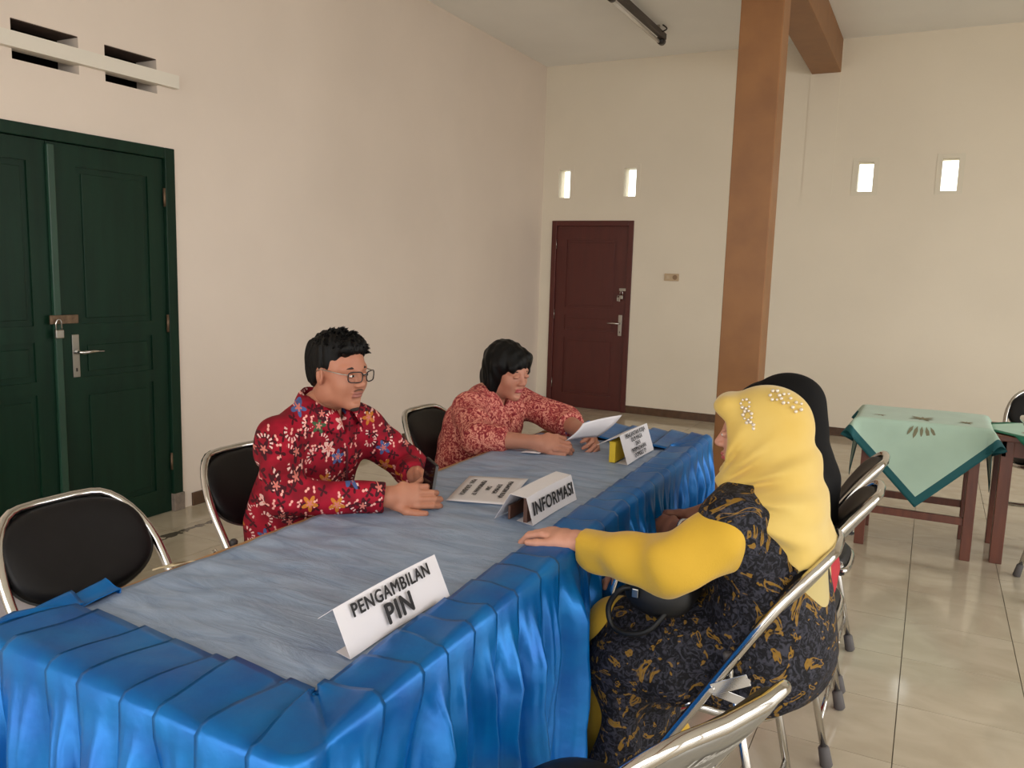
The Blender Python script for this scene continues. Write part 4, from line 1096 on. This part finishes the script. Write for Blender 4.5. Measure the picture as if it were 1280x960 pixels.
# short tufts standing up at the front and crown
bm = bmesh.new(); rr_ = random.Random(11)
for k in range(230):
    a = rr_.uniform(-1.5, 1.5); t = rr_.uniform(-.9, 1.1)
    n = Vector((math.sin(t), math.sin(a)*.75, math.cos(t)*math.cos(a*.8))).normalized()
    if n.z < .15: continue
    p = Vector((.0+n.x*.088, n.y*.077, .048+n.z*.080)); d = (n+Vector((.5, rr_.uniform(-.4, .4), .25))).normalized(); L_ = rr_.uniform(.010, .019)
    add_tube(bm, [HM @ p, HM @ (p+d*L_*.6), HM @ (p+d*L_+Vector((.003, 0, -.002)))], [.0035, .0026, .0006], 4)
for v in bm.verts: v.co -= man.location
from_bm('hair_tuft', bm, M_HAIR, man, True)['kind'] = 'stuff'
def face_strip(name, pts, r, m, parent, HM): return tube(name, [(HM @ Vector(p))-parent.location for p in pts], r, m, parent, 6)
for s in (1, -1): face_strip('eyebrow', [(.084, s*.013, .0185), (.084, s*.028, .0235), (.073, s*.048, .0185)], [.003, .004, .002], M_BROWH, man, HM)
f = Field((.03, -.03, -.13), (.1, .03, -.08), .002); f.ell((.078, 0, -.108), (.013, .017, .010), .004); V, Q = f.mesh(); np_mesh('goatee', xf(V, HM), Q, [M_BROWH], man)
face_strip('moustache', [(.092, -.020, -.0490), (.0965, -.008, -.0450), (.0965, .008, -.0450), (.092, .020, -.0490)], [.0012, .002, .002, .0012], mat('stubble', (96, 66, 54), .8), man, HM)
gl = empty('glasses', (0, 0, 0)); gl.parent = man
M_GFRAME = mat('dark_glasses_frame', (38, 30, 30), .35); M_LENS = mat('lens_glass', (250, 250, 250), .0, trans=1.); M_LENS.node_tree.nodes['Principled BSDF'].inputs['IOR'].default_value = 1.04
for s in (1, -1):
    pts = []
    for k in range(24):
        a = 2*PI*k/24; c, q = math.cos(a), math.sin(a); yy = s*.033+.024*math.copysign(abs(c)**.55, c); zz = -.001+.0165*math.copysign(abs(q)**.55, q)
        pts.append((HM @ Vector((.113-.9*max(abs(yy)-.02, 0)**1.25, yy, zz)))-man.location)
    tube('lens_rim', pts, .0019, M_GFRAME, gl, 6, closed=True)
    ctr = sum(pts, Vector())/24; bm = bmesh.new(); vs_ = [bm.verts.new(p) for p in pts]; bm.faces.new(vs_)
    g = bmesh.ops.solidify(bm, geom=bm.faces[:], thickness=.0012); from_bm('lens', bm, M_LENS, gl)
    tube('temple', [(HM @ Vector(p))-man.location for p in ((.098, s*.056, .006), (.085, s*.070, .008), (.04, s*.0765, .010), (-.0, s*.080, .012), (-.016, s*.079, .002))], .0017, M_STEEL, gl, 6)
tube('bridge', [(HM @ Vector(p))-man.location for p in ((.112, .010, .004), (.116, 0, .007), (.112, -.010, .004))], .0017, M_GFRAME, gl, 6)
# phone held upright between both hands
ph = empty('phone', (-1.278, 1.985, .80)); tag(ph, 'black mobile phone held upright in the hands of the man', 'phone')
Mp = Matrix.Rotation(math.radians(-30), 4, 'Z') @ Matrix.Rotation(math.radians(10), 4, 'Y') @ Matrix.Rotation(math.radians(-4), 4, 'X')
box('phone_body', (-.033, -.0045, -.045), (.033, .0045, .098), mat('black_phone', (20, 20, 22), .25), ph, .003, Mp)
box('screen', (-.030, -.0052, -.04), (.030, -.0044, .093), mat('phone_glass', (10, 10, 14), .06), ph, 0, Mp)
box('edge_band', (.0322, -.0042, -.04), (.0338, .0042, .094), M_STEEL, ph, 0, Mp)

# ================================================================= woman reading a sheet
wo = empty('person', (-1.83, 3.13, 0)); tag(wo, 'woman with black bob and salmon printed blouse reading a sheet', 'person')
J = dict(hip=(-1.79, 3.13, .56), chest=(-1.745, 3.13, .74), neck=(-1.69, 3.13, .925), shL=(-1.655, 3.31, .865), shR=(-1.70, 2.955, .87),
         elL=(-1.39, 3.27, .80), elR=(-1.56, 2.79, .79), wrL=(-1.22, 3.07, .805), wrR=(-1.315, 2.815, .80),
         hpL=(-1.80, 3.21, .51), hpR=(-1.80, 3.03, .51), knL=(-1.42, 3.22, .49), knR=(-1.42, 3.02, .49), anL=(-1.45, 3.2, .09), anR=(-1.45, 3.04, .09), toe=(1, 0, 0))
HW = head_frame((-1.62, 3.142, 1.022), -17, 12, 0)
nk = HW.inverted() @ Vector((-1.71, 3.13, .87))
hv, hq, hm_ = head_mesh(tuple(nk), .97, closed=True)
tv, tq = body_torso(J)
rv, rq = hand_mesh(-1, [(.5, .8, .5), (.55, .85, .5), (.6, .9, .5), (.65, .9, .5)], 0, (.75, .3, -.1), .2, thumb_curl=.4, arm_r=(.040, .027), size=.97, M=aim(J['wrR'], (.93, .20, .06), (.15, -.80, .55)), elbow=J['elR'])
MR = aim(J['wrR'], (.93, .20, .06), (.15, -.80, .55))
lv, lq = hand_mesh(1, [(.5, .8, .5), (.55, .85, .5), (.6, .9, .5), (.65, .9, .5)], 0, (.75, .3, -.1), .2, thumb_curl=.4, arm_r=(.040, .027), size=.97, M=aim(J['wrL'], (.70, -.62, -.02), (.45, .6, .55)), elbow=J['elL'])
ML = aim(J['wrL'], (.70, -.62, -.02), (.45, .6, .55))
V, Q, mi = merge([(xf(hv, HW), hq, hm_), (tv, tq, 0), (xf(rv, MR), rq, 0), (xf(lv, ML), lq, 0)])
np_mesh('body', V, Q, [M_SKIN_W, M_LIPW, M_EYE, M_IRIS], wo, mi)
f = Field((-2.1, 2.62, .40), (-1.2, 3.55, 1.03), .0066)
sd = V3(.04, .36, 0)
f.ecap((-1.80, 3.14, .48), (-1.775, 3.14, .66), sd, (.19, .145), (.182, .14), .05)
f.ecap((-1.775, 3.14, .66), (-1.72, 3.135, .80), sd, (.182, .138), (.18, .132), .06)
f.ecap((-1.735, 3.125, .80), (-1.70, 3.13, .89), sd, (.18, .125), (.095, .07), .06)
f.ell((-1.655, 3.06, .765), (.06, .07, .065), .06); f.ell((-1.635, 3.20, .765), (.06, .07, .065), .06)
for s in 'LR':
    f.cap((-1.70, 3.13, .880), J['sh'+s], .052, .062, .04)
    e = V3(*J['el'+s]); w = V3(*J['wr'+s]); f.chain([V3(*J['sh'+s]), e], [.070, .066], .035)
    m_ = e+(w-e)*(.52 if s == 'R' else .34); f.chain([e, m_], [.066, .056], .02); n = (w-e)/np.linalg.norm(w-e)
    f.cut(e+(w-e)*(.50 if s == 'R' else .32), n, m_-.085, m_+.085)
f.wrinkle(lambda x, y, z: .0045*cloth_noise(x, y, z, 1.2, 1.1)+.002*cloth_noise(x, y, z, 2.5, .3))
f.cap((-1.70, 3.13, .85), (-1.62, 3.14, 1.02), .048, .075, .01, 'sub'); f.cap((-1.60, 3.125, .80), (-1.575, 3.13, .93), .012, .06, .012, 'sub')
V, Q = f.mesh(); np_mesh('blouse', V, Q, [fine_print('salmon_print', (134, 42, 52), (186, 88, 84), (226, 156, 138), 46)], wo, relax=1)
f = Field((-2.05, 2.86, .06), (-1.28, 3.4, .66), .009)
f.ecap((-1.80, 3.13, .53), (-1.74, 3.13, .52), (0, 1, 0), (.165, .10), (.165, .09), .05)
for s in 'LR': f.chain([V3(*J['hp'+s]), V3(*J['kn'+s]), V3(*J['an'+s])+V3(0, 0, .03)], [.095, .078, .06], .03)
V, Q = f.mesh(); np_mesh('trousers', V, Q, [MATS['dark_trousers']], wo)
for s in 'LR':
    a = V3(*J['an'+s]); f = Field(a+V3(-.1, -.09, -.1), a+V3(.24, .09, .08), .007)
    f.cap(a+V3(-.02, 0, -.04), a+V3(.12, 0, -.055), .04, .033, .02); f.cut(a+V3(0, 0, -.088), (0, 0, -1)); V, Q = f.mesh(); np_mesh('shoe', V, Q, [MATS['black_leather']], wo)
# bob hair with side-swept fringe
f = Field((-.17, -.14, -.17), (.15, .14, .17), .003)
f.ell((-.022, 0, .038), (.106, .090, .094), .02)
f.ell((-.040, 0, -.035), (.080, .092, .094), .03)
for s in (1, -1): f.cap((.0, s*.070, .03), (-.004, s*.074, -.080), .030, .022, .02)
f.cap((.048, .045, .080), (.070, -.050, .036), .020, .014, .03); f.cap((.045, .055, .065), (.052, .070, .01), .02, .013, .03)
f.ell((.108, -.004, -.055), (.076, .068, .082), .010, 'sub')
f.ell((.07, -.075, -.045), (.042, .05, .052), .010, 'sub')
f.ell((.105, .0, -.005), (.03, .045, .035), .008, 'sub')
f.cut((0, 0, -.112), (-.25, 0, -1))
f.wrinkle(lambda x, y, z: .0016*np.sin(150*x+40*y+5*np.sin(20*z))+.0012*np.sin(190*y+30*z))
V, Q = f.mesh(); np_mesh('hair', xf(V, HW), Q, [M_HAIR], wo)
for s in (1, -1): face_strip('eyebrow', [(.084, s*.013, .0185), (.083, s*.030, .0230), (.072, s*.048, .0185)], [.002, .003, .0015], M_BROWH, wo, HW)
# sheet she holds
c = [V3(-1.205, 2.835, .815), V3(-1.125, 2.975, .815), V3(-1.155, 2.865, .885), V3(-1.055, 3.02, .905)]
rows = []
for i in range(9):
    a = i/8; rows.append([Vector((c[0]*(1-b)+c[1]*b)*(1-a)+(c[2]*(1-b)+c[3]*b)*a)+Vector((.012*math.sin(a*2.5), -.012*math.sin(b*PI)*a, .004*math.sin(b*3))) for b in np.linspace(0, 1, 9)])
pc_ = Vector((-1.13, 2.93, .815)); sheet = solid_sheet('paper_sheet', [[p-pc_ for p in r] for r in rows], .0006, M_PAPER); sheet.location = pc_
tag(sheet, 'white sheet of paper held up in both hands of the reading woman', 'paper')
pp = solid_sheet('paper_slip', [[(-1.36, 2.77, .7625), (-1.36, 2.86, .7625)], [(-1.29, 2.79, .7625), (-1.30, 2.87, .7625)]], .0006, M_PAPER); tag(pp, 'white paper slip on the table under the forearm of the reading woman', 'paper')

# ================================================================= visitor in the yellow headscarf
M_YEL = mat('yellow_knit', (208, 166, 44), .8, noise=.06, nscale=8, bump=.5, bscale=260, dist=.0015, sheen=.2)
M_HIJ = mat('yellow_headscarf', (214, 186, 104), .75, noise=.10, nscale=5, sheen=.3, rgb2=(206, 172, 82))
M_HIJ2 = mat('pale_underscarf', (188, 170, 112), .8, noise=.08, nscale=6, sheen=.2)
M_LACE = lace_material()
ye = empty('person', (-.40, 2.02, 0)); tag(ye, 'woman in yellow headscarf, yellow sleeves and black lace dress', 'person')
J = dict(hip=(-.30, 2.02, .56), chest=(-.325, 2.015, .76), neck=(-.345, 2.01, .955), shL=(-.365, 1.845, .905), shR=(-.375, 2.175, .905),
         elL=(-.490, 1.775, .785), elR=(-.50, 2.25, .72), wrL=(-.748, 1.822, .785), wrR=(-.64, 2.12, .67),
         hpL=(-.32, 1.93, .53), hpR=(-.32, 2.11, .53), knL=(-.665, 1.93, .535), knR=(-.665, 2.12, .535), anL=(-.60, 1.96, .09), anR=(-.56, 2.16, .09), toe=(-1, 0, 0))
HY = head_frame((-.352, 2.01, 1.072), 188, 2, 0) @ Matrix.Scale(.94, 4)
nk = HY.inverted() @ Vector((-.335, 2.01, .90))
hv, hq, hm_ = head_mesh(tuple(nk), .97)
tv, tq = body_torso(J)
lv, lq = hand_mesh(1, [(.4, .55, .3), (.45, .6, .3), (.45, .6, .3), (.45, .6, .3)], .06, (.8, .5, -.1), .06, thumb_curl=.2, size=.98, arm_r=(.029, .0265), M=aim(J['wrL'], (-.97, .10, .10), (.12, .0, 1)), elbow=J['elL'])
ML = aim(J['wrL'], (-.97, .10, .10), (.12, .0, 1))
rv, rq = hand_mesh(-1, [(.3, .5, .3)]*4, 0, (.7, .5, -.1), .06, size=.98, M=aim(J['wrR'], (-.7, -.6, -.15), (-.1, .2, 1)), elbow=J['elR'])
MR = aim(J['wrR'], (-.7, -.6, -.15), (-.1, .2, 1))
V, Q, mi = merge([(xf(hv, HY), hq, hm_), (tv, tq, 0), (xf(rv, MR), rq, 0), (xf(lv, ML), lq, 0)])
np_mesh('body', V, Q, [M_SKIN_Y, M_LIPW, M_EYE, M_IRIS], ye, mi)
# yellow sleeves
for s in 'LR':
    e = V3(*J['el'+s]); w = V3(*J['wr'+s]); h_ = V3(*J['sh'+s])
    lo = np.minimum(np.minimum(e, w), h_)-.13; hi = np.maximum(np.maximum(e, w), h_)+.13
    f = Field(lo, hi, .005)
    f.chain([h_+(e-h_)*.30+V3(.012, 0, -.02), e], [.072, .066], .03); m_ = e+(w-e)*.45
    f.chain([e, m_+V3(0, 0, -.008), w], [.064, .050, .036], .03); f.ell(w+V3(.06, -.005, -.04), (.045, .026, .026), .03)
    n = (w-e)/np.linalg.norm(w-e); f.cut(w-n*.012, n, w-.07, w+.07)
    f.wrinkle(lambda x, y, z: .0055*cloth_noise(x, y, z, 1.7, .7)+.004*np.sin(70*((x-e[0])*.9+(z-e[2])*.4))*np.exp(-((x-e[0])**2+(y-e[1])**2+(z-e[2])**2)/.006))
    V, Q = f.mesh(); np_mesh('sleeve', V, Q, [M_YEL], ye, relax=1)
# black lace sleeveless dress over torso, lap and shins
f = Field((-.80, 1.68, .02), (-.02, 2.36, 1.02), .0068)
sd = V3(0, 1, 0)
f.ecap((-.285, 2.02, .545), (-.300, 2.02, .66), sd, (.205, .150), (.185, .135), .05)
f.ecap((-.300, 2.02, .66), (-.325, 2.015, .82), sd, (.18, .135), (.175, .125), .06)
f.ecap((-.325, 2.015, .82), (-.345, 2.01, .925), sd, (.165, .115), (.10, .07), .06)
for s in (-1, 1): f.cap((-.345, 2.01, .93), (-.368, 2.01+s*.150, .885), .052, .072, .05); f.cap((-.368, 2.01+s*.150, .885), (-.34, 2.01+s*.14, .80), .07, .05, .05)
f.ell((-.42, 1.955, .80), (.055, .06, .06), .05); f.ell((-.42, 2.07, .80), (.055, .06, .06), .05)
for y, k in ((1.94, 0), (2.11, 1)): f.chain([V3(-.30, y, .53), V3(-.50, y, .535), V3(-.625, y, .53)], [.105, .10, .088], .06)
f.ecap((-.52, 2.02, .535), (-.625, 2.02, .50), sd, (.19, .085), (.185, .09), .06)
f.ecap((-.32, 2.02, .478), (-.62, 2.02, .478), sd, (.198, .10), (.198, .10), .04)
f.ecap((-.49, 2.02, .462), (-.625, 2.02, .462), sd, (.216, .07), (.205, .07), .04)
f.ecap((-.625, 2.02, .47), (-.625, 2.01, .07), sd, (.185, .085), (.215, .105), .08)
f.wrinkle(lambda x, y, z: np.where(z < .52, .009*np.sin(46*y+3*np.sin(6*z))*np.clip((.55-z)/.3, 0, 1), 0)+.0045*cloth_noise(x, y, z, 1.3, 2.2))
f.cut((0, 0, .045), (0, 0, -1))
V, Q = f.mesh(); np_mesh('lace_dress', V, Q, [M_LACE], ye, relax=1)
# yellow underskirt showing in front of the knees
f = Field((-.80, 1.76, .03), (-.5, 2.28, .66), .007)
for y in (1.935, 2.105): f.chain([V3(-.60, y, .545), V3(-.672, y, .532), V3(-.668, y, .10)], [.078, .066, .062], .05)
f.wrinkle(lambda x, y, z: .005*np.sin(60*y+4*np.sin(5*z))*(z < .5)); f.cut((0, 0, .06), (0, 0, -1))
V, Q = f.mesh(); np_mesh('underskirt', V, Q, [M_YEL], ye)
for s in 'LR':
    a = V3(*J['an'+s]); f = Field(a+V3(-.24, -.09, -.1), a+V3(.12, .09, .12), .006)
    f.cap(a+V3(.0, 0, .06), a+V3(0, 0, .0), .050, .048, .02); V, Q = f.mesh(); np_mesh('trouser_leg', V, Q, [M_YEL], ye)
    f = Field(a+V3(-.24, -.09, -.1), a+V3(.12, .09, .08), .006)
    f.cap(a+V3(.03, 0, -.078), a+V3(-.15, 0, -.078), .038, .036, .01); f.cut(a+V3(0, 0, -.072), (0, 0, 1)); f.cut(a+V3(0, 0, -.088), (0, 0, -1))
    V, Q = f.mesh(); sn = np_mesh('sandal', V, Q, [MATS['black_leather']], ye)
    tube('strap', [Vector(a+V3(*p))-ye.location for p in ((-.06, -.042, -.075), (-.065, -.035, -.03), (-.07, 0, -.012), (-.065, .035, -.03), (-.06, .042, -.075))], .006, MATS['black_leather'], sn, 6)
# headscarf
def scarf(HM, lo, hi, peak, drape, h=.0048):
    """fn building head cover in world space: returns Field"""
    return Field(lo, hi, h)
def hp(HM, p): return tuple(HM @ Vector(p))
Rh = np.array(HY.to_3x3().normalized())
f = Field((-.56, 1.74, .70), (-.08, 2.30, 1.24), .0048)
f.ell(hp(HY, (-.018, 0, .034)), (.107, .086, .090), .03, R=Rh)
f.ell(hp(HY, (-.02, 0, -.045)), (.094, .084, .10), .05, R=Rh)
f.cap(hp(HY, (.075, .045, .078)), hp(HY, (.075, -.045, .078)), .020, .020, .03)            # stiffened peak over the brow
f.cap(hp(HY, (.098, .03, .070)), hp(HY, (.098, -.03, .070)), .0115, .0115, .05)
f.cap(hp(HY, (.05, .062, .0)), hp(HY, (.055, .045, -.09)), .026, .030, .04); f.cap(hp(HY, (.05, -.062, .0)), hp(HY, (.055, -.045, -.09)), .026, .030, .04)
f.cap(hp(HY, (.056, .03, -.118)), hp(HY, (.056, -.03, -.118)), .030, .030, .04)            # under the chin
f.ecap((-.335, 2.01, .99), (-.325, 2.01, .90), (0, 1, 0), (.100, .105), (.15, .125), .06)
f.ecap((-.265, 2.015, .98), (-.235, 2.02, .80), (0, 1, 0), (.12, .06), (.172, .078), .05)      # fall down the back
f.ell((-.30, 1.93, .90), (.10, .09, .07), .05)
def folds(x, y, z):
    q = (x+.345)*1.0-(z-1.0)*.55                      # folds run from the throat up and back
    r_ = np.hypot(x+.45, z-.93); th = np.arctan2(z-.93, x+.45)
    w = np.clip((1.13-z)/.1, 0, 1)*np.clip(1.25-r_/.24, .28, 1)*np.clip((r_-.045)/.07, 0, 1)
    return w*(.0115*np.sin(18*th+16*r_)+.003*np.sin(34*th-12*r_+9*y))
f.wrinkle(folds)
f.ell(hp(HY, (.138, 0, -.030)), (.064, .16, .086), .012, 'sub', R=Rh); f.ell(hp(HY, (.125, 0, -.022)), (.078, .064, .095), .012, 'sub', R=Rh)
f.cut((-.45, 0, .925), (-.50, 0, -.86), (-.56, 1.74, .70), (-.36, 2.30, 1.0))
f.cut((-.345, 0, .885), (-.58, 0, -.81)); f.cut((-.2, 0, .80), (.35, 0, -1))
V, Q = f.mesh(); hj = np_mesh('headscarf', V, Q, [M_HIJ], ye, relax=2)
f = Field((-.44, 1.78, .60), (-.10, 2.26, 1.0), .006)
f.ecap((-.275, 2.015, .90), (-.245, 2.02, .69), (0, 1, 0), (.162, .088), (.158, .085), .05); f.cut((-.275, 0, .8), (-1, 0, -.12))
f.wrinkle(lambda x, y, z: .004*np.sin(45*y+6*z)); f.cut((0, 0, .725), (.3, 0, -1))
V, Q = f.mesh(); np_mesh('underscarf', V, Q, [M_HIJ2], ye, relax=1)
# embroidered beads on the scarf
bm = bmesh.new(); rb_ = random.Random(4)
for (cx, cz, n_) in ((.035, .088, 7), (.028, .062, 7), (.022, .035, 7), (-.035, .112, 6), (-.062, .105, 6), (-.09, .085, 5)):
    for k in range(n_):
        a = 2*PI*k/n_; px, pz = cx+.011*math.cos(a), cz+.011*math.sin(a)
        t = (px+.018)/.121, (pz-.034)/.101; w = 1-t[0]**2-t[1]**2
        yy = .095*math.sqrt(max(w, .02))+.0015
        p = HY @ Vector((px, yy, pz)); bmesh.ops.create_icosphere(bm, subdivisions=1, radius=rb_.uniform(.0035, .0055), matrix=Matrix.Translation(p-ye.location))
from_bm('bead_embroidery', bm, mat('pearl_beads', (226, 214, 196), .25, .3), ye, True)['kind'] = 'stuff'
ye.location.y += .03
# handbag in her lap
bag = empty('handbag', (-.535, 1.92, .642)); tag(bag, 'black handbag with a looped strap on the lap of the yellow-scarfed woman', 'bag')
M_BAG = mat('black_bag', (9, 9, 10), .55, noise=.2, nscale=30)
f = Field((-.11, -.12, -.03), (.11, .12, .14), .006); f.ecap((0, -.05, .025), (0, .05, .025), (1, 0, 0), (.078, .04), (.078, .04), .02); f.ecap((.0, -.045, .075), (.0, .045, .075), (1, 0, 0), (.066, .03), (.066, .03), .05)
V, Q = f.mesh(); np_mesh('bag_body', V, Q, [M_BAG]).parent = bag
tube('strap', spline([(-.045, -.06, .05), (-.085, -.075, .045), (-.115, -.078, -.005), (-.10, -.085, -.05), (-.055, -.098, -.055), (-.005, -.095, -.035), (.03, -.075, .01), (.05, -.06, .04)], 8), .007, M_BAG, bag, 8)
box('buckle', (-.052, -.096, .038), (-.036, -.091, .060), M_STEEL, bag, .002)
tube('chain', spline([(-.085, -.066, .10), (-.098, -.074, .07), (-.108, -.078, .03)], 6), .008, M_CHROME, bag, 6)

# ================================================================= visitor in the black headscarf
M_BLK = mat('black_headscarf', (15, 14, 15), .85, noise=.2, nscale=6, spec=.2); M_RED = mat('red_dress', (176, 24, 40), .7)
bl = empty('person', (-.40, 2.68, 0)); tag(bl, 'woman in a long black headscarf sitting beyond the yellow-scarfed woman', 'person')
J = dict(hip=(-.31, 2.68, .55), chest=(-.34, 2.67, .74), neck=(-.37, 2.66, .915), shL=(-.385, 2.50, .865), shR=(-.39, 2.83, .865),
         elL=(-.50, 2.43, .70), elR=(-.52, 2.86, .69), wrL=(-.665, 2.525, .645), wrR=(-.66, 2.66, .655),
         hpL=(-.32, 2.59, .52), hpR=(-.32, 2.77, .52), knL=(-.70, 2.60, .50), knR=(-.70, 2.77, .50), anL=(-.66, 2.60, .09), anR=(-.66, 2.78, .09), toe=(-1, 0, 0))
HB = head_frame((-.395, 2.655, 1.032), 178, 6, 0); Rh = np.array(HB.to_3x3())
nk = HB.inverted() @ Vector((-.37, 2.66, .87))
hv, hq, hm_ = head_mesh(tuple(nk), .97); tv, tq = body_torso(J)
lv, lq = hand_mesh(1, [(.45, .8, .5), (.5, .85, .5), (.55, .9, .5), (.6, .9, .5)], 0, (.8, .3, -.1), .2, thumb_curl=.4, M=aim(J['wrL'], (-.93, .33, .0), (-.3, -.55, .75)), elbow=J['elL'])
ML = aim(J['wrL'], (-.93, .33, .0), (-.3, -.55, .75))
rv, rq = hand_mesh(-1, [(.45, .7, .5), (.5, .75, .5), (.55, .8, .5), (.6, .8, .5)], 0, (.8, .3, -.1), .2, thumb_curl=.4, M=aim(J['wrR'], (-.95, -.25, .05), (-.2, .2, .9)), elbow=J['elR'])
MR = aim(J['wrR'], (-.95, -.25, .05), (-.2, .2, .9))
V, Q, mi = merge([(xf(hv, HB), hq, hm_), (tv, tq, 0), (xf(rv, MR), rq, 0), (xf(lv, ML), lq, 0)])
np_mesh('body', V, Q, [M_SKIN_B, M_LIP, M_EYE, M_IRIS], bl, mi)
f = Field((-.56, 2.40, .50), (-.12, 2.94, 1.2), .0055)
f.ell(hp(HB, (-.018, 0, .034)), (.114, .092, .094), .03, R=Rh); f.ell(hp(HB, (-.02, 0, -.045)), (.100, .088, .105), .05, R=Rh)
f.cap(hp(HB, (.080, .045, .076)), hp(HB, (.080, -.045, .076)), .018, .018, .03); f.cap(hp(HB, (.106, .03, .066)), hp(HB, (.106, -.03, .066)), .011, .011, .03)
f.cap(hp(HB, (.05, .062, .0)), hp(HB, (.055, .045, -.09)), .026, .030, .04); f.cap(hp(HB, (.05, -.062, .0)), hp(HB, (.055, -.045, -.09)), .026, .030, .04)
f.cap(hp(HB, (.056, .03, -.118)), hp(HB, (.056, -.03, -.118)), .030, .030, .04)
f.ecap((-.365, 2.66, .95), (-.355, 2.665, .84), (0, 1, 0), (.11, .105), (.20, .13), .06); f.ecap((-.35, 2.665, .84), (-.325, 2.67, .62), (0, 1, 0), (.195, .125), (.205, .125), .05)
f.wrinkle(lambda x, y, z: .005*np.sin(40*y+8*np.sin(6*z))*np.clip((1.0-z)/.15, 0, 1)); f.ell(hp(HB, (.128, 0, -.022)), (.078, .064, .098), .012, 'sub', R=Rh); f.cut((-.3, 0, .56), (-.3, 0, -1))
V, Q = f.mesh(); np_mesh('headscarf', V, Q, [M_BLK], bl, relax=1)
f = Field((-.84, 2.36, .03), (-.10, 3.0, .95), .0075)
f.ecap((-.32, 2.68, .535), (-.345, 2.67, .80), (0, 1, 0), (.17, .125), (.15, .10), .05)
for y in (2.59, 2.77): f.chain([V3(-.31, y, .52), V3(-.69, y, .50), V3(-.675, y, .08)], [.10, .085, .085], .06)
f.ecap((-.67, 2.68, .46), (-.66, 2.68, .08), (0, 1, 0), (.16, .07), (.19, .09), .06); f.cut((0, 0, .045), (0, 0, -1)); f.wrinkle(lambda x, y, z: .005*cloth_noise(x, y, z, 1.2, .9))
V, Q = f.mesh(); np_mesh('red_dress', V, Q, [M_RED], bl)
for s in 'LR':
    e = V3(*J['el'+s]); w = V3(*J['wr'+s]); h_ = V3(*J['sh'+s]); f = Field(np.minimum(np.minimum(e, w), h_)-.11, np.maximum(np.maximum(e, w), h_)+.11, .006)
    f.chain([h_, e, e+(w-e)*.55], [.068, .06, .046], .03); n = (w-e)/np.linalg.norm(w-e); m_ = e+(w-e)*.5; f.cut(m_, n, m_-.08, m_+.08); V, Q = f.mesh(); np_mesh('sleeve', V, Q, [M_BLK], bl)
    a = V3(*J['an'+s]); f = Field(a+V3(-.24, -.09, -.1), a+V3(.12, .09, .08), .007); f.cap(a+V3(.02, 0, -.045), a+V3(-.13, 0, -.055), .038, .032, .02); f.cut(a+V3(0, 0, -.088), (0, 0, -1)); V, Q = f.mesh(); np_mesh('shoe', V, Q, [MATS['black_leather']], bl)
e = V3(*J['elL']); w = V3(*J['wrL']); n = (w-e)/np.linalg.norm(w-e)
tube('bracelet', [Vector(w-n*.03)-bl.location, Vector(w-n*.022)-bl.location], [.034, .034], mat('silver_bracelet', (200, 200, 204), .25, .8), bl, 16)
